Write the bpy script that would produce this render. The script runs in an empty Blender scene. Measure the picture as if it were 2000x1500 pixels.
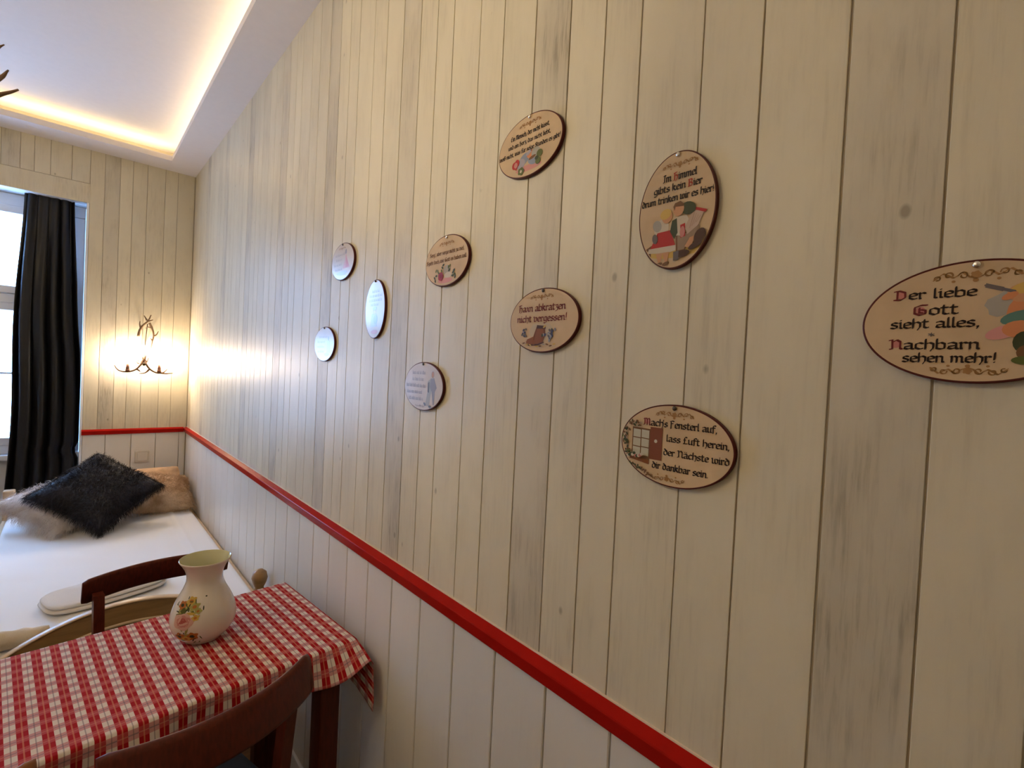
import bpy, bmesh, math, random
from mathutils import Vector, Matrix, noise
random.seed(7)
scene = bpy.context.scene
C = scene.collection

# ------------------------------------------------------------------ camera, sky, exposure
D, H = 0.65, 1.5                      # distance camera - right wall, eye height
FPX = 953.6
YAW, PIT, ROL = math.radians(42.0677), math.radians(-1.1109), math.radians(2.8268)
fw = Vector((math.sin(YAW)*math.cos(PIT), math.cos(YAW)*math.cos(PIT), math.sin(PIT)))
_rt = Vector((math.cos(YAW), -math.sin(YAW), 0)); _up = _rt.cross(fw)
AX = _rt*math.cos(ROL) + _up*math.sin(ROL)
BX = _up*math.cos(ROL) - _rt*math.sin(ROL)
CAM = Vector((0, 0, H))
cd = bpy.data.cameras.new('camera'); co = bpy.data.objects.new('camera', cd); C.objects.link(co)
cd.sensor_fit = 'HORIZONTAL'; cd.sensor_width = 36; cd.lens = FPX/2000*36; cd.clip_start = 0.02
co.matrix_world = Matrix(((AX.x, BX.x, -fw.x, CAM.x), (AX.y, BX.y, -fw.y, CAM.y), (AX.z, BX.z, -fw.z, CAM.z), (0, 0, 0, 1)))
scene.camera = co
vs = scene.view_settings
vs.view_transform = 'Standard'; vs.look = 'None'; vs.gamma = 1; vs.use_curve_mapping = False
vs.exposure = 1.0
w = bpy.data.worlds.new('sky'); scene.world = w; w.use_nodes = True
bg = w.node_tree.nodes['Background']; bg.inputs[0].default_value = (0.28, 0.53, 1.0, 1); bg.inputs[1].default_value = 10.0

LED_COL, LED_STR = (1.0, 0.80, 0.48), 11.5
BULB_COL, BULB_STR = (1.0, 0.80, 0.62), 420.0
CHAND_STR = 262.0

def ray(u, v): return AX*((u-1000)/FPX) - BX*((v-750)/FPX) + fw
def onX(u, v, x=D): d = ray(u, v); return CAM + d*(x/d.x)
def onY(u, v, y): d = ray(u, v); return CAM + d*(y/d.y)
def onZ(u, v, z): d = ray(u, v); return CAM + d*((z-H)/d.z)

YB = 4.325                            # back wall
XL, YR = -1.9, -1.6                   # left wall, rear wall
ZC, ZU = 2.8425, 2.97                  # cove band underside, upper ceiling
WX0, WX1 = -1.10, 0.061               # window niche
ZRAIL = 0.990
TZ = 0.745                            # table top (cloth surface)

# ------------------------------------------------------------------ materials
MATS = {}
def nd(nt, t, **kw):
    n = nt.nodes.new(t)
    for k, v in kw.items(): setattr(n, k, v)
    return n
def mat(name, col, rough=0.5, metal=0.0, coat=0.0, spec=0.5, emit=None, estr=0, var=0.0, vscale=8.0, bump=0.0, bscale=60.0, stretch=(1, 1, 1), sheen=0.0, trans=0.0):
    if name in MATS: return MATS[name]
    m = bpy.data.materials.new(name); m.use_nodes = True; nt = m.node_tree; b = nt.nodes['Principled BSDF']
    b.inputs['Base Color'].default_value = (*col, 1); b.inputs['Roughness'].default_value = rough
    b.inputs['Metallic'].default_value = metal; b.inputs['Coat Weight'].default_value = coat
    b.inputs['Coat Roughness'].default_value = 0.15
    b.inputs['Specular IOR Level'].default_value = spec
    b.inputs['Sheen Weight'].default_value = sheen
    b.inputs['Transmission Weight'].default_value = trans
    if emit: b.inputs['Emission Color'].default_value = (*emit, 1); b.inputs['Emission Strength'].default_value = estr
    if var or bump:
        g = nd(nt, 'ShaderNodeNewGeometry'); mp = nd(nt, 'ShaderNodeMapping'); mp.inputs['Scale'].default_value = stretch
        nt.links.new(g.outputs['Position'], mp.inputs[0])
    if var:
        n = nd(nt, 'ShaderNodeTexNoise'); n.inputs['Scale'].default_value = vscale; n.inputs['Detail'].default_value = 5
        nt.links.new(mp.outputs[0], n.inputs[0])
        r = nd(nt, 'ShaderNodeValToRGB'); r.color_ramp.elements[0].position = 0.3; r.color_ramp.elements[1].position = 0.7
        r.color_ramp.elements[0].color = (*[c*(1-var) for c in col], 1); r.color_ramp.elements[1].color = (*[min(1, c*(1+var)) for c in col], 1)
        nt.links.new(n.outputs[0], r.inputs[0]); nt.links.new(r.outputs[0], b.inputs['Base Color'])
    if bump:
        n = nd(nt, 'ShaderNodeTexNoise'); n.inputs['Scale'].default_value = bscale; n.inputs['Detail'].default_value = 4
        nt.links.new(mp.outputs[0], n.inputs[0])
        bp = nd(nt, 'ShaderNodeBump'); bp.inputs['Strength'].default_value = bump; bp.inputs['Distance'].default_value = 0.004
        nt.links.new(n.outputs[0], bp.inputs['Height']); nt.links.new(bp.outputs[0], b.inputs['Normal'])
    MATS[name] = m; return m

def plank_mat(name, base, dirt, amount, rough, specks):
    """cream painted wood print: lengthwise streaks, blotches and specks, a slightly different tone for each plank"""
    m = bpy.data.materials.new(name); m.use_nodes = True; nt = m.node_tree; L = nt.links.new; b = nt.nodes['Principled BSDF']
    b.inputs['Roughness'].default_value = rough
    g = nd(nt, 'ShaderNodeNewGeometry'); oi = nd(nt, 'ShaderNodeObjectInfo')
    off = nd(nt, 'ShaderNodeVectorMath', operation='SCALE'); cx = nd(nt, 'ShaderNodeCombineXYZ')
    for k in range(3): L(oi.outputs['Random'], cx.inputs[k])
    L(cx.outputs[0], off.inputs[0]); off.inputs['Scale'].default_value = 37.0
    ad = nd(nt, 'ShaderNodeVectorMath', operation='ADD'); L(g.outputs['Position'], ad.inputs[0]); L(off.outputs[0], ad.inputs[1])
    def noi(scale, sz, detail=6, rough_=0.6):
        mp = nd(nt, 'ShaderNodeMapping'); mp.inputs['Scale'].default_value = (1, 1, sz); L(ad.outputs[0], mp.inputs[0])
        n = nd(nt, 'ShaderNodeTexNoise'); n.inputs['Scale'].default_value = scale; n.inputs['Detail'].default_value = detail; n.inputs['Roughness'].default_value = rough_
        L(mp.outputs[0], n.inputs[0]); return n.outputs[0]
    def ramp(x, p0, p1):
        r = nd(nt, 'ShaderNodeMapRange'); r.inputs['From Min'].default_value = p0; r.inputs['From Max'].default_value = p1; L(x, r.inputs[0]); return r.outputs[0]
    def mul(a, k):
        q = nd(nt, 'ShaderNodeMath', operation='MULTIPLY'); L(a, q.inputs[0])
        if isinstance(k, (int, float)): q.inputs[1].default_value = k
        else: L(k, q.inputs[1])
        return q.outputs[0]
    def add(a, c):
        q = nd(nt, 'ShaderNodeMath', operation='ADD', use_clamp=True); L(a, q.inputs[0]); L(c, q.inputs[1]); return q.outputs[0]
    streak = ramp(noi(140, 0.07), 0.47, 0.72)
    blotch = ramp(noi(9, 0.35), 0.42, 0.72)
    fac = add(mul(mul(streak, blotch), amount), mul(blotch, amount*0.45))
    vo = nd(nt, 'ShaderNodeTexVoronoi'); vo.inputs['Scale'].default_value = 12
    mp = nd(nt, 'ShaderNodeMapping'); mp.inputs['Scale'].default_value = (1, 1, 0.65); L(ad.outputs[0], mp.inputs[0]); L(mp.outputs[0], vo.inputs[0])
    sp = ramp(vo.outputs['Distance'], 0.075, 0.035); keep = ramp(noi(7, 1, 1), 0.44, 0.5)
    fac = add(fac, mul(mul(sp, keep), specks))
    mx = nd(nt, 'ShaderNodeMix', data_type='RGBA'); mx.inputs['A'].default_value = (*base, 1); mx.inputs['B'].default_value = (*dirt, 1); L(fac, mx.inputs['Factor'])
    hs = nd(nt, 'ShaderNodeHueSaturation'); L(mx.outputs['Result'], hs.inputs['Color'])
    vr = nd(nt, 'ShaderNodeMapRange'); vr.inputs['To Min'].default_value = 0.965; vr.inputs['To Max'].default_value = 1.03; L(oi.outputs['Random'], vr.inputs[0]); L(vr.outputs[0], hs.inputs['Value'])
    L(hs.outputs[0], b.inputs['Base Color'])
    bp = nd(nt, 'ShaderNodeBump'); bp.inputs['Strength'].default_value = 0.12; bp.inputs['Distance'].default_value = 0.002
    L(noi(120, 0.05), bp.inputs['Height']); L(bp.outputs[0], b.inputs['Normal'])
    return m
M_PL = plank_mat('cream_plank', (0.66, 0.595, 0.44), (0.34, 0.29, 0.20), 0.45, 0.42, 0.75)
M_PD = plank_mat('weathered_plank', (0.60, 0.54, 0.41), (0.32, 0.275, 0.20), 1.0, 0.45, 0.9)
M_WN = plank_mat('painted_board', (0.74, 0.70, 0.63), (0.56, 0.52, 0.45), 0.2, 0.36, 0.0)
M_GAP = mat('joint', (0.42, 0.36, 0.26), 0.8)
M_WALL = mat('plain_wall', (0.62, 0.56, 0.44), 0.7, var=0.04)
M_CEIL = mat('ceiling_paint', (0.70, 0.65, 0.63), 0.8, var=0.015, vscale=30)
M_RED = mat('red_gloss', (0.36, 0.010, 0.006), 0.22, coat=0.0, spec=0.03, var=0.08, vscale=14)
M_CAULK = mat('caulk', (0.75, 0.60, 0.46), 0.6)
M_WHITE = mat('white_pvc', (0.80, 0.82, 0.85), 0.35)
M_PLAST = mat('reveal_plaster', (0.78, 0.80, 0.82), 0.7)
M_FLOOR = mat('floor_wood', (0.20, 0.10, 0.05), 0.4, var=0.25, vscale=6, stretch=(1, 8, 1))
M_MAH = mat('mahogany', (0.085, 0.014, 0.006), 0.35, spec=0.22, var=0.25, vscale=25, stretch=(6, 6, 1))
M_MAH2 = mat('brown_beech', (0.24, 0.085, 0.022), 0.4, spec=0.25, var=0.2, vscale=25)
M_SEAT = mat('seat_fabric', (0.012, 0.010, 0.012), 0.8, bump=0.3, bscale=300)
M_PINE = mat('pine', (0.62, 0.45, 0.28), 0.45, coat=0.2, var=0.15, vscale=12, stretch=(1, 1, 6))
M_PINED = mat('pine_shaded', (0.34, 0.20, 0.085), 0.45, coat=0.2, var=0.18, vscale=10, stretch=(1, 1, 8))  # darker copy of the pine; shade on the foot end put into the colour
M_SHEET = mat('sheet', (0.80, 0.79, 0.78), 0.85, sheen=0.2, bump=0.12, bscale=400)
M_TOWEL = mat('towel', (0.76, 0.70, 0.63), 0.95, sheen=0.4, bump=0.6, bscale=500)
M_CREAMB = mat('cream_blanket', (0.68, 0.58, 0.44), 0.95, bump=0.4, bscale=300)
M_CURT = mat('black_satin', (0.008, 0.008, 0.010), 0.38, spec=0.35, var=0.3, vscale=40, stretch=(8, 8, 0.5))
M_ANT = mat('antler', (0.13, 0.065, 0.03), 0.55, var=0.35, vscale=35, bump=0.3, bscale=120)
M_ANTD = mat('antler_dark', (0.15, 0.08, 0.045), 0.5, var=0.4, vscale=25, bump=0.3, bscale=120)
M_ANTT = mat('antler_tip', (0.24, 0.15, 0.08), 0.5)
M_CAND = mat('candle_sleeve', (0.16, 0.06, 0.03), 0.5, var=0.2, vscale=60)
M_BULB = mat('bulb', (1, 0.9, 0.8), 0.3, emit=BULB_COL, estr=BULB_STR)
M_BULBOFF = mat('chandelier_bulb', (0.8, 0.78, 0.72), 0.15, emit=(1.0, 0.81, 0.50), estr=CHAND_STR)
M_LED = mat('led', (1, 0.9, 0.7), 0.5, emit=LED_COL, estr=LED_STR)
M_BRASS = mat('chain_metal', (0.10, 0.07, 0.04), 0.4, metal=0.9)
M_POR = mat('porcelain', (0.72, 0.66, 0.57), 0.14, coat=0.7, var=0.03, vscale=20)
M_PORIN = mat('porcelain_inside', (0.52, 0.50, 0.30), 0.2, coat=0.5)
M_RIM = mat('plaque_edge', (0.075, 0.010, 0.008), 0.45, spec=0.2)
M_FACE = mat('plaque_face', (0.57, 0.41, 0.245), 0.50, spec=0.25, var=0.10, vscale=18)
M_FACEP = mat('plaque_face_glare', (0.60, 0.49, 0.38), 0.28, coat=0.7, var=0.05, vscale=18)  # paler tan with window glare put into the base colour, under real varnish
M_NAIL = mat('nail_steel', (0.8, 0.78, 0.74), 0.25, metal=1.0)
M_NAILD = mat('nail_dark', (0.05, 0.04, 0.035), 0.5)
M_SWITCH = mat('switch_plastic', (0.62, 0.56, 0.47), 0.35)
M_SWITCHR = mat('switch_rocker', (0.68, 0.62, 0.53), 0.35)
def glass_mat():
    m = bpy.data.materials.new('glass'); m.use_nodes = True; nt = m.node_tree; nt.nodes.clear()
    o = nd(nt, 'ShaderNodeOutputMaterial'); mx = nd(nt, 'ShaderNodeMixShader'); t = nd(nt, 'ShaderNodeBsdfTransparent'); g = nd(nt, 'ShaderNodeBsdfGlossy')
    g.inputs['Roughness'].default_value = 0.02; mx.inputs[0].default_value = 0.06
    nt.links.new(t.outputs[0], mx.inputs[1]); nt.links.new(g.outputs[0], mx.inputs[2]); nt.links.new(mx.outputs[0], o.inputs[0]); return m
M_GLASS = glass_mat()
def flat(name, col): return mat('print_'+name, col, 0.50, spec=0.25)
INK = flat('black', (0.022, 0.010, 0.008)); INKR = flat('red', (0.40, 0.05, 0.03)); INKF = flat('ink_glare', (0.33, 0.25, 0.20)); INKM = flat('wine', (0.16, 0.02, 0.02)); ORN = flat('ornament', (0.36, 0.19, 0.07))  # INKF: lettering paled by window glare, put into the ink colour

def cloth_mat():
    m = bpy.data.materials.new('red_check_cloth'); m.use_nodes = True; nt = m.node_tree; L = nt.links.new; b = nt.nodes['Principled BSDF']
    b.inputs['Roughness'].default_value = 0.85; b.inputs['Specular IOR Level'].default_value = 0.12
    uv = nd(nt, 'ShaderNodeUVMap'); sx = nd(nt, 'ShaderNodeSeparateXYZ'); L(uv.outputs[0], sx.inputs[0])
    def M(op, a, c=None, clamp=False):
        q = nd(nt, 'ShaderNodeMath', operation=op, use_clamp=clamp)
        for k, x in enumerate((a, c)):
            if x is None: continue
            if isinstance(x, (int, float)): q.inputs[k].default_value = x
            else: L(x, q.inputs[k])
        return q.outputs[0]
    fx = M('FRACT', M('DIVIDE', sx.outputs[0], 0.0345)); fy = M('FRACT', M('DIVIDE', sx.outputs[1], 0.0365))
    red = M('LESS_THAN', fx, 0.5); row = M('LESS_THAN', fy, 0.5)
    def line(f, c, hw): return M('LESS_THAN', M('ABSOLUTE', M('SUBTRACT', f, c)), hw)
    def mix(f, A, B_):
        q = nd(nt, 'ShaderNodeMix', data_type='RGBA'); L(f, q.inputs['Factor'])
        for k, x in (('A', A), ('B', B_)):
            if isinstance(x, tuple): q.inputs[k].default_value = (*x, 1)
            else: L(x, q.inputs[k])
        return q.outputs['Result']
    rcol = mix(row, (0.42, 0.055, 0.055), (0.33, 0.006, 0.010)); wcol = mix(row, (0.54, 0.27, 0.25), (0.68, 0.58, 0.50))
    c = mix(red, wcol, rcol)
    thin = M('MULTIPLY', line(fx, 0.25, 0.035), red); c = mix(M('MULTIPLY', thin, 0.55), c, (0.60, 0.24, 0.12))
    dk = M('MULTIPLY', line(fx, 0.75, 0.03), M('SUBTRACT', 1.0, red)); c = mix(M('MULTIPLY', dk, 0.6), c, (0.18, 0.12, 0.14))
    dk2 = M('MULTIPLY', line(fy, 0.75, 0.035), M('SUBTRACT', 1.0, red)); c = mix(M('MULTIPLY', dk2, 0.6), c, (0.16, 0.12, 0.16))
    lt2 = M('MULTIPLY', line(fy, 0.75, 0.03), red); c = mix(M('MULTIPLY', lt2, 0.4), c, (0.60, 0.28, 0.18))
    L(c, b.inputs['Base Color'])
    n = nd(nt, 'ShaderNodeTexNoise'); n.inputs['Scale'].default_value = 900; L(uv.outputs[0], n.inputs[0])
    bp = nd(nt, 'ShaderNodeBump'); bp.inputs['Strength'].default_value = 0.25; bp.inputs['Distance'].default_value = 0.001; L(n.outputs[0], bp.inputs['Height']); L(bp.outputs[0], b.inputs['Normal'])
    return m
M_CLOTH = cloth_mat()

# ------------------------------------------------------------------ helpers
def link(o, parent=None):
    C.objects.link(o)
    if parent is not None: o.parent = parent
    return o
def obj(name, bm, m, parent=None, smooth=False):
    me = bpy.data.meshes.new(name); bm.normal_update(); bm.to_mesh(me); bm.free()
    for x in (m if isinstance(m, (list, tuple)) else [m]): me.materials.append(x)
    if smooth:
        for p in me.polygons: p.use_smooth = True
    return link(bpy.data.objects.new(name, me), parent)
def pyobj(name, verts, faces, m, parent=None, smooth=False, mi=None):
    me = bpy.data.meshes.new(name); me.from_pydata([tuple(v) for v in verts], [], faces)
    for x in (m if isinstance(m, (list, tuple)) else [m]): me.materials.append(x)
    if mi: me.polygons.foreach_set('material_index', mi)
    if smooth: me.polygons.foreach_set('use_smooth', [True]*len(me.polygons))
    me.update(); return link(bpy.data.objects.new(name, me), parent)
def tag(o, label, cat, group=None):
    o['label'] = label; o['category'] = cat
    if group: o['group'] = group
    return o
def struct(o, label=None, cat=None):
    o['kind'] = 'structure'
    if label: o['label'] = label
    if cat: o['category'] = cat
    return o
def thing(name, label, cat, loc=(0, 0, 0), rz=0, group=None):
    o = link(bpy.data.objects.new(name, None)); o.location = loc; o.rotation_euler = (0, 0, rz); o.empty_display_size = 0.05
    return tag(o, label, cat, group)
def box(bm, x0, x1, y0, y1, z0, z1, bev=0.0, mtx=None):
    vs_ = [bm.verts.new((x, y, z)) for x in (x0, x1) for y in (y0, y1) for z in (z0, z1)]
    fs = [bm.faces.new([vs_[i] for i in f]) for f in ((0, 1, 3, 2), (4, 6, 7, 5), (0, 4, 5, 1), (2, 3, 7, 6), (0, 2, 6, 4), (1, 5, 7, 3))]
    if bev:
        es = list({e for f in fs for e in f.edges})
        r = bmesh.ops.bevel(bm, geom=es, offset=bev, segments=2, affect='EDGES', profile=0.6)
    if mtx is not None:
        bmesh.ops.transform(bm, matrix=mtx, verts=[v for v in bm.verts if v.is_valid])
    return bm
def boxo(name, dims, m, parent=None, bev=0.0, smooth=False):
    bm = bmesh.new(); box(bm, *dims, bev=bev); return obj(name, bm, m, parent, smooth)
def tube_data(pts, rads, sides=8, V=None, F=None):
    V = [] if V is None else V; F = [] if F is None else F
    pts = [Vector(p) for p in pts]; base = len(V); n = len(pts); up = Vector((0.13, 0.31, 0.94))
    for i, p in enumerate(pts):
        t = (pts[min(i+1, n-1)] - pts[max(i-1, 0)]).normalized()
        a = t.cross(up)
        if a.length < 1e-3: a = t.cross(Vector((1, 0, 0)))
        a.normalize(); b = t.cross(a); up = a.cross(t) if a.cross(t).length > 1e-3 else up
        for k in range(sides):
            an = 2*math.pi*k/sides; V.append(p + (a*math.cos(an) + b*math.sin(an))*rads[i])
    for i in range(n-1):
        for k in range(sides):
            F.append((base+i*sides+k, base+i*sides+(k+1) % sides, base+(i+1)*sides+(k+1) % sides, base+(i+1)*sides+k))
    F.append(tuple(base+k for k in reversed(range(sides)))); F.append(tuple(base+(n-1)*sides+k for k in range(sides)))
    return V, F
def spline(pts, n=6):
    P = [Vector(p) for p in pts]; P = [P[0]*2-P[1]] + P + [P[-1]*2-P[-2]]; out = []
    for i in range(1, len(P)-2):
        for k in range(n):
            t = k/n; a, b, c, d = P[i-1], P[i], P[i+1], P[i+2]
            out.append(0.5*((2*b) + (c-a)*t + (2*a-5*b+4*c-d)*t*t + (3*b-a-3*c+d)*t**3))
    out.append(P[-2]); return out
def taper(n, r0, r1, mid=None): return [r0+(r1-r0)*(i/(n-1))**1.15 for i in range(n)]
def lathe(prof, sides=40, V=None, F=None):
    V = [] if V is None else V; F = [] if F is None else F; base = len(V)
    for r, z in prof:
        for k in range(sides): V.append(Vector((r*math.cos(2*math.pi*k/sides), r*math.sin(2*math.pi*k/sides), z)))
    for i in range(len(prof)-1):
        for k in range(sides): F.append((base+i*sides+k, base+i*sides+(k+1) % sides, base+(i+1)*sides+(k+1) % sides, base+(i+1)*sides+k))
    return V, F

# ------------------------------------------------------------------ room shell
struct(boxo('floor', (XL-0.1, D+0.1, YR-0.1, YB+0.5, -0.08, 0.0), M_FLOOR))
wr = struct(boxo('wall_right', (D+0.0015, D+0.12, YR-0.1, YB+0.3, 0, ZU+0.05), M_GAP))
struct(boxo('wall_left', (XL-0.12, XL, YR-0.1, YB+0.3, 0, ZU+0.05), M_WALL))
struct(boxo('wall_rear', (XL, D+0.0014, YR-0.12, YR, 0, ZU+0.05), M_WALL))
ZW1 = 2.51                                                             # top of the window niche
bm = bmesh.new()
box(bm, WX1, D+0.001, YB+0.0015, YB+0.32, 0, ZU+0.05); box(bm, XL, WX0, YB+0.0015, YB+0.32, 0, ZU+0.05); box(bm, WX0, WX1, YB+0.0015, YB+0.32, ZW1, ZU+0.05)
wb = struct(obj('wall_back', bm, M_GAP))

def plank(name, axis, a0, a1, z0, z1, m, parent, t=0.006, gap=0.003, ch=0.0012):
    """one vertical board with chamfered long edges; axis 'y' on the right wall, 'x' on the back wall"""
    a0 += gap/2; a1 -= gap/2
    prof = [(a0, 0), (a0, t-ch), (a0+ch, t), (a1-ch, t), (a1, t-ch), (a1, 0)]
    V = []
    for z in (z0, z1):
        for a, d in prof: V.append((D+0.0015-d, a, z) if axis == 'y' else (a, YB+0.0015-d, z))
    F = [(i, i+1, 7+i, 6+i) for i in range(5)] + [(5, 4, 3, 2, 1, 0), (6, 7, 8, 9, 10, 11)]
    o = pyobj(name, V, F, m, parent); return o
# wallpaper boards above the rail: six widths that repeat every roll
S = 1.0484
PAT = [0.087, 0.093, 0.078, 0.100, 0.069, 0.076]
a = 0.0785*S - 0.503*S*2; k = 0
while a < YB-0.01:
    wd = PAT[k % 6]*S
    if a+wd > -0.9: plank('plank', 'y', a, min(a+wd, YB-0.002), ZRAIL-0.01, ZC+0.03, M_PD if k % 6 == 0 else M_PL, wr, t=0.0022, gap=0.0030 if k % 6 in (0, 1, 4) else 0.0018, ch=0.0005)
    a += wd; k += 1
# tongue-and-groove boards below the rail
sp = 0.135*S; a = 0.4225*S - 10*sp
while a < YB-0.01:
    plank('plank', 'y', a, min(a+sp, YB-0.004), 0.0, ZRAIL-0.02, M_WN, wr, t=0.007, gap=0.0032, ch=0.0018); a += sp
# back wall boards
bs = [WX1, 0.136, 0.216, 0.285, 0.365, 0.468, 0.543, D-0.004]
for i in range(7): plank('plank', 'x', bs[i], bs[i+1], ZRAIL-0.01, ZC+0.03, M_PD if i == 1 else M_PL, wb, t=0.0025, ch=0.0008)
bs2 = [-0.80, -0.70, -0.61, -0.53, -0.43, -0.349, -0.267, -0.204, -0.130, -0.030, WX1]
for i in range(10): plank('plank', 'x', bs2[i], bs2[i+1], 2.622, ZC+0.03, M_PD if i in (2, 5) else M_PL, wb, t=0.0025, ch=0.0008)
bl = [WX1, 0.18, 0.32, 0.46, 0.60, D-0.009]
for i in range(5): plank('plank', 'x', bl[i], bl[i+1], 0.0, ZRAIL-0.02, M_WN, wb, t=0.007, gap=0.003, ch=0.0015)
boxo('baseboard_strip', (D-0.016, D-0.0055, -0.9, YB-0.006, 0.0, 0.07), M_WN, wr, bev=0.003)

# ceiling: raised field, dropped cove bands with led strips lying on them
ce = struct(boxo('ceiling', (XL-0.1, D+0.1, YR-0.1, YB+0.3, ZU, ZU+0.1), M_CEIL))
BXI, BYI, BLI, BRI = 0.476, 4.10, XL+0.17, YR+0.2
def band(x0, x1, y0, y1): boxo('cove_band', (x0, x1, y0, y1, ZC, ZC+0.034), M_CEIL, ce)
band(BXI, D, YR, YB); band(XL, BLI, YR, YB); band(BLI, BXI, BYI, YB); band(BLI, BXI, YR, BRI)
def led(x0, x1, y0, y1): boxo('led_strip', (x0, x1, y0, y1, ZC+0.034, ZC+0.044), M_LED, ce)
led(0.560, 0.575, YR+0.1, BYI+0.1); led(BLI-0.09, BLI-0.075, YR+0.1, BYI+0.1); led(BLI, BXI, BYI+0.075, BYI+0.09); led(BLI, BXI, BRI-0.09, BRI-0.075)

# chair rail
def rail_profile(): return [(0.0, ZRAIL), (0.004, ZRAIL), (0.0215, ZRAIL-0.0085), (0.0225, ZRAIL-0.011), (0.019, ZRAIL-0.035), (0.0, ZRAIL-0.037)]
pf = rail_profile(); n = len(pf)
def rail(name, p0, p1, axis):
    V = []
    for a in (p0, p1):
        for d, z in pf: V.append((D-d, a, z) if axis == 'y' else (a, YB-d, z))
    F = [(i, (i+1) % n, n+(i+1) % n, n+i) for i in range(n)] + [tuple(range(n))[::-1], tuple(range(n, 2*n))]
    return struct(pyobj(name, V, F, M_RED), 'glossy dark red chair rail moulding along the plank wall' if axis == 'y' else 'short dark red chair rail under the antler wall lamp')
t1 = rail('trim_1', -0.9, YB-0.0005, 'y'); t2 = rail('trim_2', WX1-0.004, D-0.0226, 'x')
boxo('caulk_bead', (D-0.0032, D-0.0005, -0.9, YB-0.001, ZRAIL, ZRAIL+0.0028), M_CAULK, t1)

# ------------------------------------------------------------------ window niche
YW = 4.50
wn = struct(boxo('window_1', (WX0, WX1, YW+0.05, YW+0.16, 0, 0.79), M_PLAST), 'white framed window in a niche behind the black curtain')
boxo('niche_reveal', (WX1-0.012, WX1-0.0005, YB-0.0035, YW+0.15, 0, ZW1), M_PLAST, wn)
boxo('niche_reveal', (WX0+0.0005, WX0+0.012, YB, YW+0.15, 0, ZW1), M_PLAST, wn)
boxo('niche_soffit', (WX0, WX1, YB, YW+0.15, ZW1-0.012, ZW1-0.0005), M_PLAST, wn)
boxo('window_sill', (WX0+0.013, WX1-0.013, YW-0.045, YW+0.06, 0.79, 0.825), M_WHITE, wn, bev=0.006)
def bar(nm, x0, x1, z0, z1, y0=YW, y1=YW+0.06, par=wn): return boxo(nm, (x0, x1, y0, y1, z0, z1), M_WHITE, par, bev=0.006)
fx0, fx1 = WX0+0.013, WX1-0.013
bar('frame_head', fx0, fx1, 2.42, 2.497); bar('frame_foot', fx0, fx1, 0.826, 0.885); bar('frame_jamb', fx0, fx0+0.06, 0.886, 2.419); bar('frame_jamb', fx1-0.06, fx1, 0.886, 2.419)
bar('transom', fx0+0.061, fx1-0.061, 1.80, 1.86)
for z0, z1 in ((1.861, 2.419), (0.886, 1.799)):
    for x0, x1 in ((fx0+0.061, (fx0+fx1)/2-0.001), ((fx0+fx1)/2+0.001, fx1-0.061)):
        w_ = 0.048
        sash = bar('sash_stile', x0, x0+w_, z0, z1, YW-0.012, YW+0.045); bar('sash_stile', x1-w_, x1, z0, z1, YW-0.012, YW+0.045)
        bar('sash_rail', x0+w_, x1-w_, z0, z0+w_, YW-0.012, YW+0.045); bar('sash_rail', x0+w_, x1-w_, z1-w_, z1, YW-0.012, YW+0.045)
        if z0 < 1: bar('glazing_bar', x0+w_, x1-w_, 1.342, 1.356, YW+0.006, YW+0.03)
        boxo('pane', (x0+w_-0.004, x1-w_+0.004, YW+0.016, YW+0.02, z0+w_-0.004, z1-w_+0.004), M_GLASS, wn)
vb = boxo('valance_board', (-0.82, WX1+0.0015, YB-0.006, YB+0.012, 2.494, 2.618), M_PL, wn)

# ------------------------------------------------------------------ curtain
def curtain():
    nz, nx = 60, 90; V, F = [], []
    rnd = [random.random()*6 for _ in range(6)]
    for i in range(nz+1):
        t = i/nz; z = 2.56 - t*(2.56-0.56)
        xl = -0.252 - 0.045*t**0.8 + 0.008*math.sin(t*9+1); xr = -0.012 + 0.056*min(1, t*1.9)**1.3 - 0.006*max(0, math.sin(t*10-3)) - (0.02*math.exp(-((z-0.845)/0.03)**2))
        for j in range(nx+1):
            s = j/nx
            amp = 0.010 + 0.022*min(1, t*2)
            ph = s*2*math.pi*4.5 + 0.6*math.sin(t*3+rnd[0]) + 0.5*s*math.sin(t*5)
            y = 4.408 + amp*math.sin(ph)*0.8 + 0.006*math.sin(ph*2.3+t*4+rnd[1]) + 0.004*noise.noise((s*9, t*7, 3))
            x = xl+(xr-xl)*s + 0.012*math.cos(ph)*min(1, s*6)*min(1, (1-s)*6)
            V.append((x, y, z))
    for i in range(nz):
        for j in range(nx): F.append((i*(nx+1)+j, i*(nx+1)+j+1, (i+1)*(nx+1)+j+1, (i+1)*(nx+1)+j))
    root = thing('curtain', 'long black satin curtain hanging in the window niche', 'curtain', (-0.13, 4.408, 0.56))
    o = pyobj('curtain_fabric', [Vector(v)-Vector(root.location) for v in V], F, M_CURT, root, True)
    md = o.modifiers.new('thick', 'SOLIDIFY'); md.thickness = 0.002
    Vt, Ft = tube_data([(-0.9, 0, 2.0-0.0), (0.17, 0, 2.0)], [0.008, 0.008], 10)
    pyobj('curtain_rod', [v+Vector((0, 0.0, -0.035)) for v in Vt], Ft, M_WHITE, root, True)
    return root
curtain()

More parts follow.
